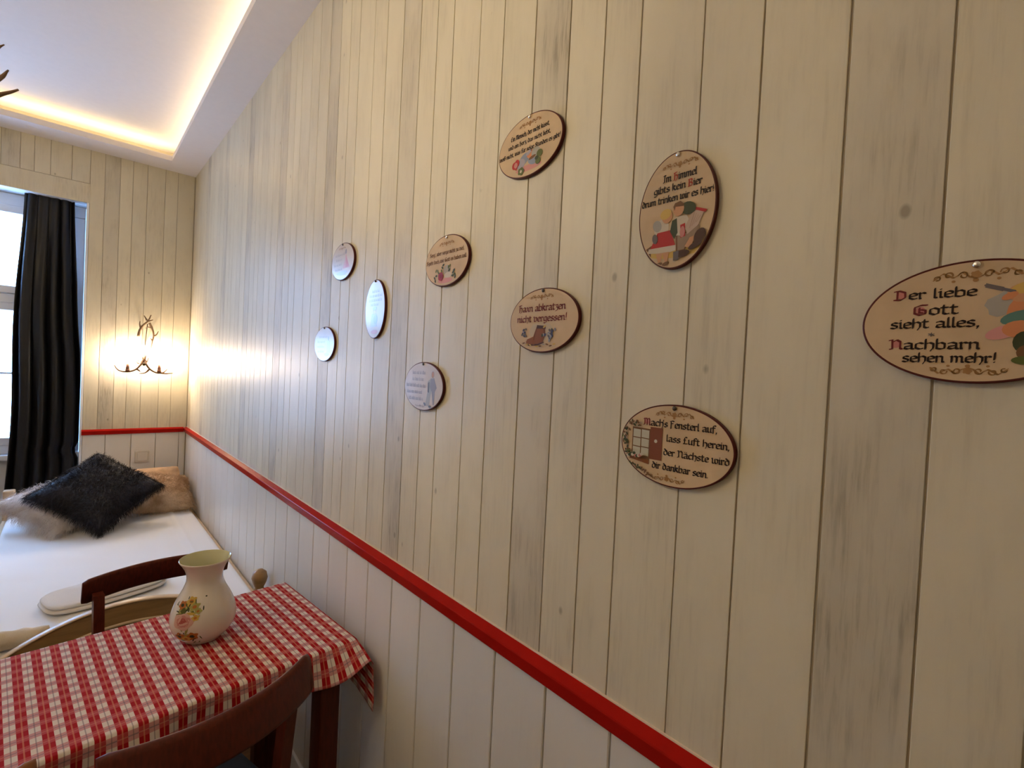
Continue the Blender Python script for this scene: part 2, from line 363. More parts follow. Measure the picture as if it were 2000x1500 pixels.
# ------------------------------------------------------------------ switch plate
s0, s1 = onY(263, 880, YB-0.01), onY(292, 903, YB-0.01)
sw = thing('wall_switch', 'cream square switch plate on the back wall above the bed', 'switch', ((s0.x+s1.x)/2, YB-0.0055, (s0.z+s1.z)/2))
bm = bmesh.new(); box(bm, -0.042, 0.042, -0.008, 0, -0.042, 0.042, bev=0.003); obj('plate', bm, M_SWITCH, sw)
bm = bmesh.new(); box(bm, -0.028, 0.028, -0.013, -0.0081, -0.028, 0.028, bev=0.002); obj('rocker', bm, M_SWITCHR, sw)
bm = bmesh.new(); box(bm, -0.042, 0.042, -0.0115, -0.008, 0.030, 0.036, bev=0.001); obj('frame_ridge', bm, M_SWITCH, sw)

# ------------------------------------------------------------------ antler wall lamp
def antler(name, pts, r0, r1, parent, m, org, tines=(), sides=8):
    V, F = [], []
    P = spline(pts, 6); tube_data(P, taper(len(P), r0, r1), sides, V, F)
    for tp, a, b in tines:
        T = spline(tp, 5); tube_data(T, taper(len(T), a, b), sides, V, F)
    for i, v in enumerate(V):
        V[i] = v - org + 0.0012*Vector((noise.noise(v*60), noise.noise(v*60+Vector((9, 0, 0))), noise.noise(v*60+Vector((0, 9, 0)))))
    return pyobj(name, V, F, m, parent, True)
def wall_lamp():
    YL = YB-0.058
    org = onY(283, 722, YB-0.003); org.y = YB-0.003
    r = thing('antler_wall_lamp', 'antler wall lamp with two lit candle bulbs above the bed', 'wall lamp', org)
    def q(cx, cy, dy=0.0): return onY(180+cx/8.333, 580+cy/8.333, YL+dy)
    antler('lower_antler', [q(860, 1000, .03), q(800, 1080), q(700, 1180), q(560, 1215), q(430, 1190), q(360, 1105)], .0105, .0035, r, M_ANT, org,
           [([q(720, 1170), q(760, 1195), q(780, 1215)], .007, .003), ([q(800, 1085), q(735, 1075), q(720, 1010)], .006, .002), ([q(735, 1050), q(770, 1015)], .005, .002)])
    antler('lower_antler', [q(850, 990, .03), q(880, 1080), q(950, 1180), q(1060, 1235), q(1160, 1225), q(1225, 1175)], .0105, .0035, r, M_ANT, org,
           [([q(1100, 1235), q(1200, 1248), q(1320, 1240)], .007, .0025), ([q(940, 1170), q(860, 1235), q(765, 1245)], .007, .0025), ([q(890, 1080), q(915, 1010), q(925, 950)], .006, .002), ([q(860, 1030), q(872, 980), q(878, 935)], .006, .002), ([q(830, 1020), q(815, 980), q(805, 955)], .006, .0025)])
    antler('upper_antler', [q(750, 640), q(775, 540), q(830, 460), q(910, 390), q(960, 295)], .0085, .0035, r, M_ANTT, org,
           [([q(790, 500), q(775, 450), q(778, 395)], .006, .0025), ([q(895, 385), q(870, 340), q(845, 300)], .006, .0025), ([q(915, 395), q(950, 385), q(990, 372)], .006, .003)])
    antler('upper_antler', [q(930, 420), q(960, 480), q(990, 560), q(1000, 640), q(980, 730), q(955, 840)], .0085, .0025, r, M_ANTT, org,
           [([q(985, 520), q(935, 495), q(890, 490)], .006, .003), ([q(1000, 640), q(1045, 615), q(1078, 560)], .006, .002), ([q(985, 720), q(965, 690), q(945, 675)], .005, .002)])
    # brass stem that ties the antlers to the wall
    V, F = tube_data([q(850, 1100), Vector((q(850, 1100).x, YB-0.004, q(850, 1100).z))], [.009, .012], 10); pyobj('bracket', [v-org for v in V], F, M_BRASS, r, True)
    V, F = tube_data(spline([q(850, 1080, .05), q(860, 800, .06), q(900, 440, .02)], 6), [.003]*13, 6); pyobj('support_wire', [v-org for v in V], F, M_BRASS, r, True)
    for cx, cz in ((575, 1200), (1090, 1215)):
        b = q(cx, cz) - org
        V, F = lathe([(0, 0), (.0125, 0), (.0125, .014), (.0105, .016), (.0115, .02), (.0085, .040), (.006, .062), (0, .062)], 16)
        s = pyobj('candle_socket', V, F, M_CAND, r, True); s.location = b + Vector((0, 0, -.004))
        V, F = lathe([(0, .0), (.009, .004), (.0125, .018), (.0115, .032), (.006, .050), (.001, .060), (0, .060)], 16)
        l = pyobj('bulb', V, F, M_BULB, s, True); l.location = (0, 0, .063)
wall_lamp()

# ------------------------------------------------------------------ antler chandelier (tips at the top left)
def chandelier():
    Y0 = 1.42
    org = Vector((-0.57, 1.28, 2.17))
    r = thing('antler_chandelier', 'dark antler chandelier hanging from the ceiling with only antler tips in view', 'chandelier', org)
    def q(u, v, y): return onY(u, v, y)
    hub = org
    antler('antler', [hub, hub+Vector((.16, .03, -.06)), q(-190, 170, Y0-.06), q(-60, 188, Y0), q(0, 185, Y0), q(36, 175, Y0)], .013, .0018, r, M_ANTD, org, [([q(-60, 190, Y0), q(-30, 172, Y0), q(0, 153, Y0), q(16, 136, Y0)], .0085, .0014), ([q(-95, 185, Y0), q(-45, 128, Y0), q(-12, 100, Y0), q(8, 87, Y0)], .008, .0012)])
    for k in range(4):
        an = 1.05+k*1.25; d = Vector((math.cos(an), math.sin(an), 0)); s = Vector((-d.y, d.x, 0))
        antler('antler', [hub, hub+d*.16+Vector((0, 0, -.07)), hub+d*.32+Vector((0, 0, -.05)), hub+d*.42+Vector((0, 0, .05))], .018, .005, r, M_ANTD, org,
               [([hub+d*.2+Vector((0, 0, -.07)), hub+d*.26+s*.08+Vector((0, 0, -.03)), hub+d*.3+s*.12+Vector((0, 0, .06))], .011, .003), ([hub+d*.3+Vector((0, 0, -.06)), hub+d*.33-s*.07, hub+d*.34-s*.1+Vector((0, 0, .08))], .011, .003)])
        V, F = lathe([(0, 0), (.016, 0), (.014, .05), (.010, .07), (0, .07)], 12)
        c = pyobj('candle_socket', V, F, M_CAND, r, True); c.location = d*.22+Vector((0, 0, -.055))
        V, F = lathe([(0, 0), (.010, .004), (.015, .02), (.008, .05), (0, .064)], 12); b = pyobj('bulb', V, F, M_BULBOFF, c, True); b.location = (0, 0, .07)
    V, F = tube_data([(0, 0, -.03), (0, 0, .05), (0, 0, .2)], [.03, .025, .006], 12); pyobj('hub', V, F, M_ANTD, r, True)
    V, F = tube_data([(0, 0, .2), (0, 0, ZU-org.z-.03)], [.005, .005], 8); pyobj('chain', V, F, M_BRASS, r, True)
    V, F = tube_data([(0, 0, ZU-org.z-.03), (0, 0, ZU-org.z)], [.02, .05], 16); pyobj('ceiling_cup', V, F, M_BRASS, r, True)
chandelier()

# ------------------------------------------------------------------ bed
BX0, BX1, BCX = -0.293, 0.640, 0.1735
BY0, BY1 = 2.165, 4.27
bed = thing('bed', 'single pine bed with arched footboard standing along the plank wall', 'bed', (BCX, BY0, 0))
def bpart(name, dims, m, bev=0.006):
    x0, x1, y0, y1, z0, z1 = dims
    return boxo(name, (x0-BCX, x1-BCX, y0-BY0, y1-BY0, z0, z1), m, bed, bev, True)
for x in (BX0, BX1-0.055): bpart('head_post', (x, x+0.055, BY1-0.055, BY1, 0, 0.643), M_PINE, .010)
bpart('headboard', (BX0+0.056, BX1-0.056, BY1-0.042, BY1-0.016, 0.22, 0.590), M_PINE)
for x in (BX0, BX1-0.028): bpart('side_rail', (x, x+0.028, BY0+0.058, BY1-0.057, 0.30, 0.465), M_PINE)
def foot_post(x):
    V, F = lathe([(0, 0), (.024, 0), (.026, .02), (.026, .52), (.020, .545), (.017, .555), (.026, .575), (.031, .595), (.026, .618), (.012, .630), (0, .632)], 20)
    o = pyobj('foot_post', V, F, M_PINED, bed, True); o.location = (x-BCX, 0.03, 0)
foot_post(BX0+0.028); foot_post(BX1-0.033)
def footboard():
    n = 40; V, F = [], []; x0, x1 = BX0+0.05, BX1-0.052
    for i in range(n+1):
        x = x0+(x1-x0)*i/n; d = (x-BCX)/0.335; zt = 0.617-0.107*d*d*(1 if abs(d) < 1.2 else 1)
        for y in (0.012, 0.038):
            V += [(x-BCX, y, 0.24), (x-BCX, y, zt)]
    for i in range(n):
        b = i*4; c = b+4
        F += [(b, c, c+1, b+1), (b+2, b+3, c+3, c+2), (b+1, c+1, c+3, b+3), (b, b+2, c+2, c)]
    F += [(0, 1, 3, 2), (n*4, n*4+2, n*4+3, n*4+1)]
    o = pyobj('footboard', V, F, M_PINED, bed)
    V, F = [], []
    for i in range(n+1):                                              # pale rounded cap strip on the arch
        x = x0+(x1-x0)*i/n; d = (x-BCX)/0.335; zt = 0.617-0.107*d*d
        for dy, dz in ((0.010, -0.003), (0.010, 0.001), (0.014, 0.003), (0.036, 0.003), (0.040, 0.001), (0.040, -0.003)): V.append((x-BCX, dy, zt+dz))
    for i in range(n):
        for k in range(6): F.append((i*6+k, i*6+(k+1) % 6, (i+1)*6+(k+1) % 6, (i+1)*6+k))
    pyobj('cap_strip', V, F, M_PINE, o, True)
    V, F = [], []
    for i in range(n+1):                                              # lower moulding line on the board face
        x = x0+(x1-x0)*i/n; d = (x-BCX)/0.335; zt = 0.545-0.105*d*d
        for dy, dz in ((0.0115, -0.006), (0.006, -0.003), (0.006, 0.003), (0.0115, 0.006)): V.append((x-BCX, dy, zt+dz))
    for i in range(n):
        for k in range(3): F.append((i*4+k, i*4+k+1, (i+1)*4+k+1, (i+1)*4+k))
    pyobj('moulding', V, F, M_PINE, o, True)
footboard()
MX0, MX1, MY0, MY1, MZ = BX0+0.03, 0.606, BY0+0.06, BY1-0.06, 0.495
for k in range(9):
    y = MY0+0.06+k*(MY1-MY0-0.12)/8; bpart('slat', (BX0+0.0285, BX1-0.0285, y-0.03, y+0.03, 0.305, 0.322), M_PINE, 0)
mt = boxo('mattress', (MX0+0.004, MX1-0.004, MY0+0.004, MY1-0.004, 0.322, MZ-0.004), M_SHEET, None, 0.03, True)
tag(mt, 'thick mattress under the white sheet on the pine bed', 'mattress')
def sheet():
    nx, ny = 70, 130; V, F = [], []; dr = 0.10
    w_, l_ = MX1-MX0, MY1-MY0
    for j in range(ny+1):
        for i in range(nx+1):
            a = -dr + (w_+2*dr)*i/nx; b = -dr+(l_+2*dr)*j/ny
            ea = max(0, -a, a-w_); eb = max(0, -b, b-l_)
            x = min(max(a, 0), w_); y = min(max(b, 0), l_); R = 0.02
            z = MZ
            nz_ = 0.006*noise.noise((a*4, b*3, 1)) + 0.0035*noise.noise((a*11+b*4, b*7, 5)) + 0.004*abs(noise.noise((a*3+b*5, b*2-a*4, 9)))
            cr = math.exp(-((a-0.76)/0.012)**2)*0.010*(1 if b > 0.6 else 0.4)     # tuck crease along the wall side
            if ea == 0 and eb == 0: z += 0.005+nz_+cr
            x += (1 if a > w_ else -1 if a < 0 else 0)*min(ea, R)*0.35; y += (1 if b > l_ else -1 if b < 0 else 0)*min(eb, R)*0.35
            z -= max(ea, eb)*0.98
            if ea > 0 or eb > 0: z += 0.004
            V.append((MX0+x, MY0+y, z))
    for j in range(ny):
        for i in range(nx): F.append((j*(nx+1)+i, j*(nx+1)+i+1, (j+1)*(nx+1)+i+1, (j+1)*(nx+1)+i))
    o = pyobj('bed_sheet', V, F, M_SHEET, None, True); tag(o, 'smooth white sheet tucked over the mattress', 'sheet')
sheet()
def towel():
    c = Vector((0.13, 2.60, MZ+0.012)); rz = math.radians(16)
    r = thing('folded_towel', 'white folded towel lying on the bed behind the chair', 'towel', c, rz)
    for lay, (zz, lx, ly) in enumerate(((0.0, 0.205, 0.115), (0.0165, 0.200, 0.110), (0.0165*2, 0.196, 0.106))[:2]):
        V, F = [], []; n = 36; prof = []
        m_ = 14
        for k in range(n):
            t = 2*math.pi*k/n; cx, sx = math.cos(t), math.sin(t)
            e = 2/3.6
            prof.append((math.copysign(abs(cx)**e, cx)*lx, math.copysign(abs(sx)**e, sx)*ly))
        rings = [(0.0, .90), (0.002, .965), (0.008, 1.0), (0.014, .965), (0.0165, .90), (0.0175, .6), (0.0178, .01)]
        rings = [(0.0, .01), (0.0, .6)] + rings
        for h, s in rings:
            for x, y in prof: V.append((x*s+0.003*noise.noise((x*9, y*9, lay)), y*s, zz+h+0.003*noise.noise((x*8, y*8, lay*3+h*20))*(h > 0.001)))
        for i in range(len(rings)-1):
            for k in range(n): F.append((i*n+k, i*n+(k+1) % n, (i+1)*n+(k+1) % n, (i+1)*n+k))
        pyobj('towel_layer', V, F, M_TOWEL, r, True)
towel()
def rolled():
    P = spline([(-0.245, 2.30, 0.535), (-0.17, 2.285, 0.536), (-0.10, 2.295, 0.532), (-0.04, 2.31, 0.526)], 10)
    V, F = tube_data(P, [0.034*(1-0.45*(i/30)**2) for i in range(len(P))], 20)
    c = Vector((-0.14, 2.29, 0.505))
    V = [v-c + Vector((0, 0, 1))*0.008*noise.noise(v*28) + Vector((0, 1, 0))*0.008*noise.noise(v*24+Vector((5, 0, 0))) for v in V]
    o = pyobj('crumpled_blanket', V, F, M_CREAMB, None, True); o.location = c; tag(o, 'crumpled cream blanket bunched behind the arched footboard', 'blanket')
rolled()

# fur cushions
def fur_mat(name, c0, c1):
    m = bpy.data.materials.new(name); m.use_nodes = True; nt = m.node_tree; L = nt.links.new; b = nt.nodes['Principled BSDF']; b.inputs['Roughness'].default_value = 0.5
    b.inputs['Specular IOR Level'].default_value = 0.3
    g = nd(nt, 'ShaderNodeNewGeometry'); n = nd(nt, 'ShaderNodeTexNoise'); n.inputs['Scale'].default_value = 14; n.inputs['Detail'].default_value = 4; L(g.outputs['Position'], n.inputs[0])
    r = nd(nt, 'ShaderNodeValToRGB'); r.color_ramp.elements[0].position = .35; r.color_ramp.elements[1].position = .65; r.color_ramp.elements[0].color = (*c0, 1); r.color_ramp.elements[1].color = (*c1, 1)
    L(n.outputs[0], r.inputs[0]); L(r.outputs[0], b.inputs['Base Color']); return m
def cushion(label, c0, c1, center, e1, e2, side, thick, nh, hl, comb, seed):
    """square fur cushion; e1, e2 its edge directions, half size side/2"""
    e1 = Vector(e1).normalized(); e2 = Vector(e2); e2 = (e2 - e1*e2.dot(e1)).normalized(); en = e1.cross(e2)
    rnd = random.Random(seed); n = 28; V, F = [], []
    r = thing('fur_cushion', label, 'cushion', center); h = side/2
    def pt(u, v, sgn):
        pin = 1 - 0.10*(1-u*u)*(abs(v)**3) ; pin2 = 1-0.10*(1-v*v)*(abs(u)**3)
        t = thick/2*((1-u**4)*(1-v**4))**0.55
        t *= 1+0.12*noise.noise((u*2, v*2, seed))
        return e1*(u*h*pin2) + e2*(v*h*pin) + en*(sgn*t)
    for sgn in (1, -1):
        for i in range(n+1):
            for j in range(n+1): V.append(pt(-1+2*i/n, -1+2*j/n, sgn))
        b = 0 if sgn > 0 else (n+1)**2
        for i in range(n):
            for j in range(n):
                q_ = (b+i*(n+1)+j, b+(i+1)*(n+1)+j, b+(i+1)*(n+1)+j+1, b+i*(n+1)+j+1); F.append(q_ if sgn > 0 else q_[::-1])
    fm = fur_mat('fur_%d' % seed, c0, c1)
    body = pyobj('cushion_body', V, F, fm, r, True)
    hv, hf = [], []; comb = Vector(comb)
    for k in range(nh):
        u, v = rnd.uniform(-1, 1), rnd.uniform(-1, 1); sgn = 1 if rnd.random() < 0.72 else -1
        if rnd.random() < 0.2:
            if rnd.random() < 0.5: u = math.copysign(1-abs(rnd.gauss(0, .04)), u)
            else: v = math.copysign(1-abs(rnd.gauss(0, .04)), v)
            u = max(-1, min(1, u)); v = max(-1, min(1, v))
        p = pt(u, v, sgn); d = 0.02
        pu = pt(min(1, u+d), v, sgn)-pt(max(-1, u-d), v, sgn); pv = pt(u, min(1, v+d), sgn)-pt(u, max(-1, v-d), sgn)
        nn = pu.cross(pv)*sgn
        nn = nn.normalized() if nn.length > 1e-9 else en*sgn
        nn = (nn + (e1*u+e2*v)*0.5*max(abs(u), abs(v))**4).normalized()
        cl = noise.noise_vector(p*9+Vector((seed, 0, 0)))
        dr = (nn*0.55 + comb*0.7 + cl*0.7 + Vector((rnd.gauss(0, .25), rnd.gauss(0, .25), rnd.gauss(0, .25)))).normalized()
        l = hl*rnd.uniform(.6, 1.2); sd = dr.cross(Vector((rnd.random(), rnd.random(), rnd.random()))).normalized()*0.0008
        m_ = p+dr*l*.55+nn*l*.12; tip = p+dr*l+comb*l*.2-Vector((0, 0, l*.15)); i0 = len(hv)
        hv += [p-sd, p+sd, m_+sd*.8, m_-sd*.8, tip]; hf += [(i0, i0+1, i0+2, i0+3), (i0+3, i0+2, i0+4)]
    f = pyobj('fur', hv, hf, fm, r); f['kind'] = 'stuff'
    return r
th = math.radians(54)
up_ = Vector((0, math.sin(th), math.cos(th))); rt_ = Vector((1, 0, 0.0))
cushion('long haired cream fur cushion at the head of the bed, left under the dark cushion', (0.58, 0.49, 0.44), (0.80, 0.74, 0.70), (-0.005, 3.80, 0.622), (0.75, 0.55, 0.16), (-0.55, 0.6, 0.24), 0.43, 0.13, 9000, 0.045, (-.2, -.3, -.6), 1)
cushion('beige fur cushion at the head of the bed in the wall corner', (0.48, 0.31, 0.17), (0.72, 0.54, 0.36), (0.435, 3.90, 0.605), (1, 0.03, -0.10), (0.1, 0.85, 0.26), 0.37, 0.15, 8000, 0.030, (.2, -.2, -.6), 2)
cushion('dark slate grey fur cushion propped on its corner on top of the pale cushions', (0.013, 0.012, 0.016), (0.030, 0.029, 0.043), (0.136, 3.67, 0.705), rt_+up_, up_-rt_, 0.44, 0.14, 14000, 0.032, (-.25, -.35, -.6), 3)
pw = bmesh.new(); box(pw, -0.26, 0.26, -0.10, 0.10, -0.045, 0.045, bev=0.04)
pl = obj('bed_pillow', pw, mat('pillow_print', (0.60, 0.40, 0.24), 0.9, var=0.25, vscale=18, bump=0.4, bscale=25), None, True); pl.location = (0.33, 4.135, 0.635); pl.rotation_euler = (math.radians(62), 0, 0)
tag(pl, 'crumpled ochre bed pillow leaning on the headboard behind the fur cushions', 'pillow')

# ------------------------------------------------------------------ table and cloth
TH = math.radians(5.0)
tc = Vector((0.603, 1.262, 0))                                        # near right corner of the table top
TL, TW = 1.15, 0.475
tb = thing('dining_table', 'narrow dark red wooden table pushed against the wainscot', 'table', tc, TH)
def tpart(name, d, bev=0.004): return boxo(name, d, M_MAH, tb, bev, True)
tpart('tabletop', (-TL, 0, 0, TW, TZ-0.026, TZ-0.003))
for x in (-0.085, -TL+0.03):
    for y in (0.02, TW-0.075): tpart('leg', (x, x+0.055, y, y+0.055, 0, TZ-0.027))
tpart('apron', (-TL+0.085, -0.086, 0.03, 0.052, TZ-0.11, TZ-0.027)); tpart('apron', (-TL+0.085, -0.086, TW-0.06, TW-0.038, TZ-0.11, TZ-0.027)); tpart('apron', (-0.05, -0.03, 0.076, TW-0.076, TZ-0.11, TZ-0.027)); tpart('apron', (-TL+0.05, -TL+0.07, 0.076, TW-0.076, TZ-0.11, TZ-0.027))
def cloth():
    ovn, ovf, ovr, ovl = 0.085, 0.05, 0.135, 0.12
    xs = [-TL-ovl + (TL+ovl+ovr)*i/230 for i in range(231)]; ys = [-ovn+(TW+ovn+ovf)*j/100 for j in range(101)]
    V, F, UV = [], [], []
    nx = len(xs)
    def sm(t): t = max(0, min(1, t)); return t*t*(3-2*t)
    for b in ys:
        for a in xs:
            x, y, z = a, b, TZ
            ex = max(0, a); el = max(0, -TL-a); en_ = max(0, -b); ef = max(0, b-TW)
            x = min(max(a, -TL), 0); y = min(max(b, 0), TW)
            r = 0.006
            if en_ > 0:                                               # near hem; flares out along the wall at the right end
                ph = math.radians(10 + 58*sm((min(a, 0)+0.15)/0.15)) + 0.12*math.sin(a*22)
                y -= en_*math.sin(ph)+0.002; z -= en_*math.cos(ph) - 0.0
                y += 0.006*math.sin(a*31+1)*sm(en_/0.06)
            if ef > 0: y += 0.003+0.004*math.sin(a*17)*sm(ef/.05); z -= ef
            if el > 0: x -= 0.003; z -= el
            if ex > 0:
                x += min(ex, 0.012)*0.5 + 0.003*math.sin(b*25)*sm(ex/.1); z -= ex
                x += 0.004*sm(en_/0.05)
            z += 0.0012*noise.noise((a*6, b*6, 0))*(1 if (en_+ef+el+ex) == 0 else 0)
            z -= 0.0
            V.append((x, y, z+0.002)); UV.append((a+0.0035, b+0.004))
    for j in range(len(ys)-1):
        for i in range(nx-1): F.append((j*nx+i, j*nx+i+1, (j+1)*nx+i+1, (j+1)*nx+i))
    o = pyobj('tablecloth', V, F, M_CLOTH, None, True); o.location = tc; o.rotation_euler = (0, 0, TH)
    ul = o.data.uv_layers.new(name='UVMap')
    for lp in o.data.loops: ul.data[lp.index].uv = UV[lp.vertex_index]
    md = o.modifiers.new('thick', 'SOLIDIFY'); md.thickness = 0.0015; md.offset = 1
    tag(o, 'red and white checked tablecloth hanging over the narrow table', 'tablecloth')
cloth()

# vase
def vase():
    base = onZ(396, 1243, TZ+0.004); base.z = TZ+0.0055
    r = thing('porcelain_vase', 'white bulbous porcelain vase with painted roses on the checked tablecloth', 'vase', base)
    out = [(0.0, 0.0), (0.040, 0.0), (0.046, 0.004), (0.058, 0.014), (0.070, 0.030), (0.0765, 0.050), (0.0765, 0.070), (0.071, 0.092), (0.061, 0.115), (0.050, 0.137), (0.0435, 0.155), (0.0425, 0.170), (0.046, 0.186), (0.053, 0.200), (0.0605, 0.211)]
    def smooth(p):
        q = [(Vector((a, 0, b))) for a, b in p]; s = spline(q, 4); return [(max(0, v.x), v.z) for v in s]
    so = smooth(out)
    V, F = lathe(so + [(0.0612, 0.2135), (0.0600, 0.2145)], 64); pyobj('vase_body', V, F, M_POR, r, True)
    V, F = lathe([(0.0600, 0.2145), (0.0585, 0.2125), (0.051, 0.200), (0.044, 0.186), (0.0405, 0.170), (0.0415, 0.155), (0.048, 0.137), (0.059, 0.115), (0.069, 0.092), (0.0745, 0.07), (0.0745, 0.05), (0.056, 0.014), (0.0, 0.006)], 64)
    pyobj('vase_lining', V, F, M_PORIN, r, True)
    def rad(z):
        for (r0, z0), (r1, z1) in zip(so, so[1:]):
            if z0 <= z <= z1 and z1 > z0: return r0+(r1-r0)*(z-z0)/(z1-z0)
        return 0.07
    az = math.atan2(-base.y, -base.x); th0 = az - 0.58
    cols = [('rose', (0.50, 0.20, 0.17)), ('rose_deep', (0.36, 0.08, 0.07)), ('blush', (0.60, 0.36, 0.29)), ('yellow', (0.55, 0.36, 0.07)), ('rust', (0.42, 0.14, 0.03)), ('green', (0.10, 0.11, 0.03)), ('dark', (0.03, 0.035, 0.02)), ('lime', (0.36, 0.34, 0.10))]
    ms = [flat('vase_'+a, b) for a, b in cols]; V, F, MI = [], [], []
    lay = [0]
    def blob(s, z, a, b, rot, c, nn=12, pet=0.0):
        lay[0] += 1; i0 = len(V); off = 0.00025+0.000012*lay[0]
        ring = 3
        for ri in range(ring+1):
            for k in range(nn):
                t = 2*math.pi*k/nn; q = ri/ring*(1+pet*math.cos(5*t))
                x, y = a*math.cos(t)*q, b*math.sin(t)*q
                sx, sz = 1.35*s+x*1.25*math.cos(rot)-y*math.sin(rot), z+x*math.sin(rot)+y*math.cos(rot)
                sz = max(0.006, sz); rr = rad(sz); th = th0+sx/max(0.06, rr); V.append(Vector((math.cos(th)*(rr+off), math.sin(th)*(rr+off), sz)))
        for ri in range(ring):
            for k in range(nn): F.append((i0+ri*nn+k, i0+ri*nn+(k+1) % nn, i0+(ri+1)*nn+(k+1) % nn, i0+(ri+1)*nn+k)); MI.append(c)
    rn = random.Random(4)
    for k in range(26):
        t = rn.uniform(0, 6.28); rr = rn.uniform(.3, 1); blob(math.cos(t)*0.024*rr-0.004, 0.080+math.sin(t)*0.050*rr, 0.009, 0.0032, rn.uniform(0, 3.1), rn.choice([5, 5, 7, 3]))
    for s, z, c, sz in ((0.004, 0.122, 3, .011), (0.012, 0.110, 7, .010), (-0.012, 0.112, 4, .010), (0.018, 0.085, 3, .008), (-0.010, 0.036, 4, .012), (0.014, 0.038, 4, .012), (0.002, 0.030, 3, .009), (0.020, 0.100, 7, .007)):
        blob(s, z, sz, sz*.9, rn.random(), c, 20, .18); blob(s, z, sz*.4, sz*.4, 0, 6 if c == 4 else 4, 10)
    blob(-0.004, 0.075, 0.021, 0.020, 0, 2, 24, .08); blob(-0.003, 0.076, 0.015, 0.014, .5, 0, 24, .1); blob(-0.004, 0.077, 0.008, 0.008, 0, 1, 16, .12); blob(-0.001, 0.071, .010, .003, .4, 2); blob(-.010, .079, .008, .0028, 1.2, 2)
    for k in range(18):
        s = rn.choice([rn.uniform(.012, .028), rn.uniform(-.03, .02)]); z = rn.choice([rn.uniform(.015, .05), rn.uniform(.095, .130)]); blob(s, z, rn.uniform(.003, .006), .0014, rn.uniform(0, 3.1), rn.choice([5, 6, 6]))
    blob(0.03, .131, .002, .0016, 0, 6)
    pyobj('rose_decal', V, F, ms, r, True, MI)
vase()

# ------------------------------------------------------------------ chairs
def chair(label, loc, rz, m, ms):
    """origin on the floor under the middle of the back; sitter faces +y local"""
    r = thing('dining_chair', label, 'chair', loc, rz, 'wooden dining chairs at the narrow table')
    zt = 0.822; hw = 0.198; sag = 0.058
    def arc(x, extra=0): return -sag*(1-(x/hw)**2) + extra
    n = 28; V, F = [], []; hgt = 0.078
    sec = [(-.009, -hgt), (-.011, -hgt+.006), (-.011, -.010), (-.007, -.002), (0, 0), (.006, -.002), (.009, -.010), (.009, -hgt+.006), (.007, -hgt)]
    for i in range(n+1):
        x = -hw+2*hw*i/n; e = min(1, (1-abs(x)/hw)/.05); s = 0.86+0.14*math.sqrt(max(0, min(1, e)))
        nx_, ny_ = 2*sag*x/hw**2, 1; L_ = math.hypot(nx_, ny_)
        for dy, dz in sec:
            zz = zt - hgt/2 + (dz+hgt/2)*s; V.append((x - nx_/L_*dy*0+0, arc(x)+dy+0.02*(dz/hgt), zz))
    k = len(sec)
    for i in range(n):
        for j in range(k): F.append((i*k+j, i*k+(j+1) % k, (i+1)*k+(j+1) % k, (i+1)*k+j))
    F += [tuple(range(k))[::-1], tuple(n*k+j for j in range(k))]
    pyobj('top_rail', V, F, m, r, True)
    for s in (-1, 1):
        x = s*(hw-.037)
        def post(z):                                                   # back post: straight legs, back leans away
            return Vector((x, arc(x)+.018 + (0.045 if z < .45 else 0.045*(1-(z-.45)/.35)), z))
        bm = bmesh.new(); P = [post(z) for z in (0, .25, .45, .6, zt-hgt+.03)]; rings = []
        for p in P: rings.append([bm.verts.new((p.x+dx, p.y+dy, p.z)) for dx, dy in ((-.013, -.016), (.013, -.016), (.013, .016), (-.013, .016))])
        for q0, q1 in zip(rings, rings[1:]):
            for i in range(4): bm.faces.new((q0[i], q0[(i+1) % 4], q1[(i+1) % 4], q1[i]))
        bm.faces.new(rings[0][::-1]); bm.faces.new(rings[-1]); obj('back_post', bm, m, r)
        boxo('leg', (s*.185-.016, s*.185+.016, .33, .362, 0, .425), m, r, .003)
        boxo('side_stretcher', (s*.172-.008, s*.172+.008, .06, .33, .18, .205), m, r, .002)
    boxo('seat_frame', (-.20, .20, .015, .365, .405, .437), m, r, .006)
    bm = bmesh.new(); box(bm, -.192, .192, .025, .358, .4371, .466, bev=.012); obj('seat', bm, ms, r, True)
    return r
ch1 = chair('dark red wooden chair on the far side of the table beside the bed', (0.236, 1.925, 0), math.radians(186), M_MAH, M_SEAT)
ch2 = chair('dark red wooden chair with a black seat on the near side of the table', (0.238, 1.100, 0), math.radians(14.5), M_MAH, M_SEAT)
ch3 = chair('brown wooden chair cut off at the bottom left corner', (-0.225, 1.085, 0), math.radians(8), M_MAH2, M_SEAT)

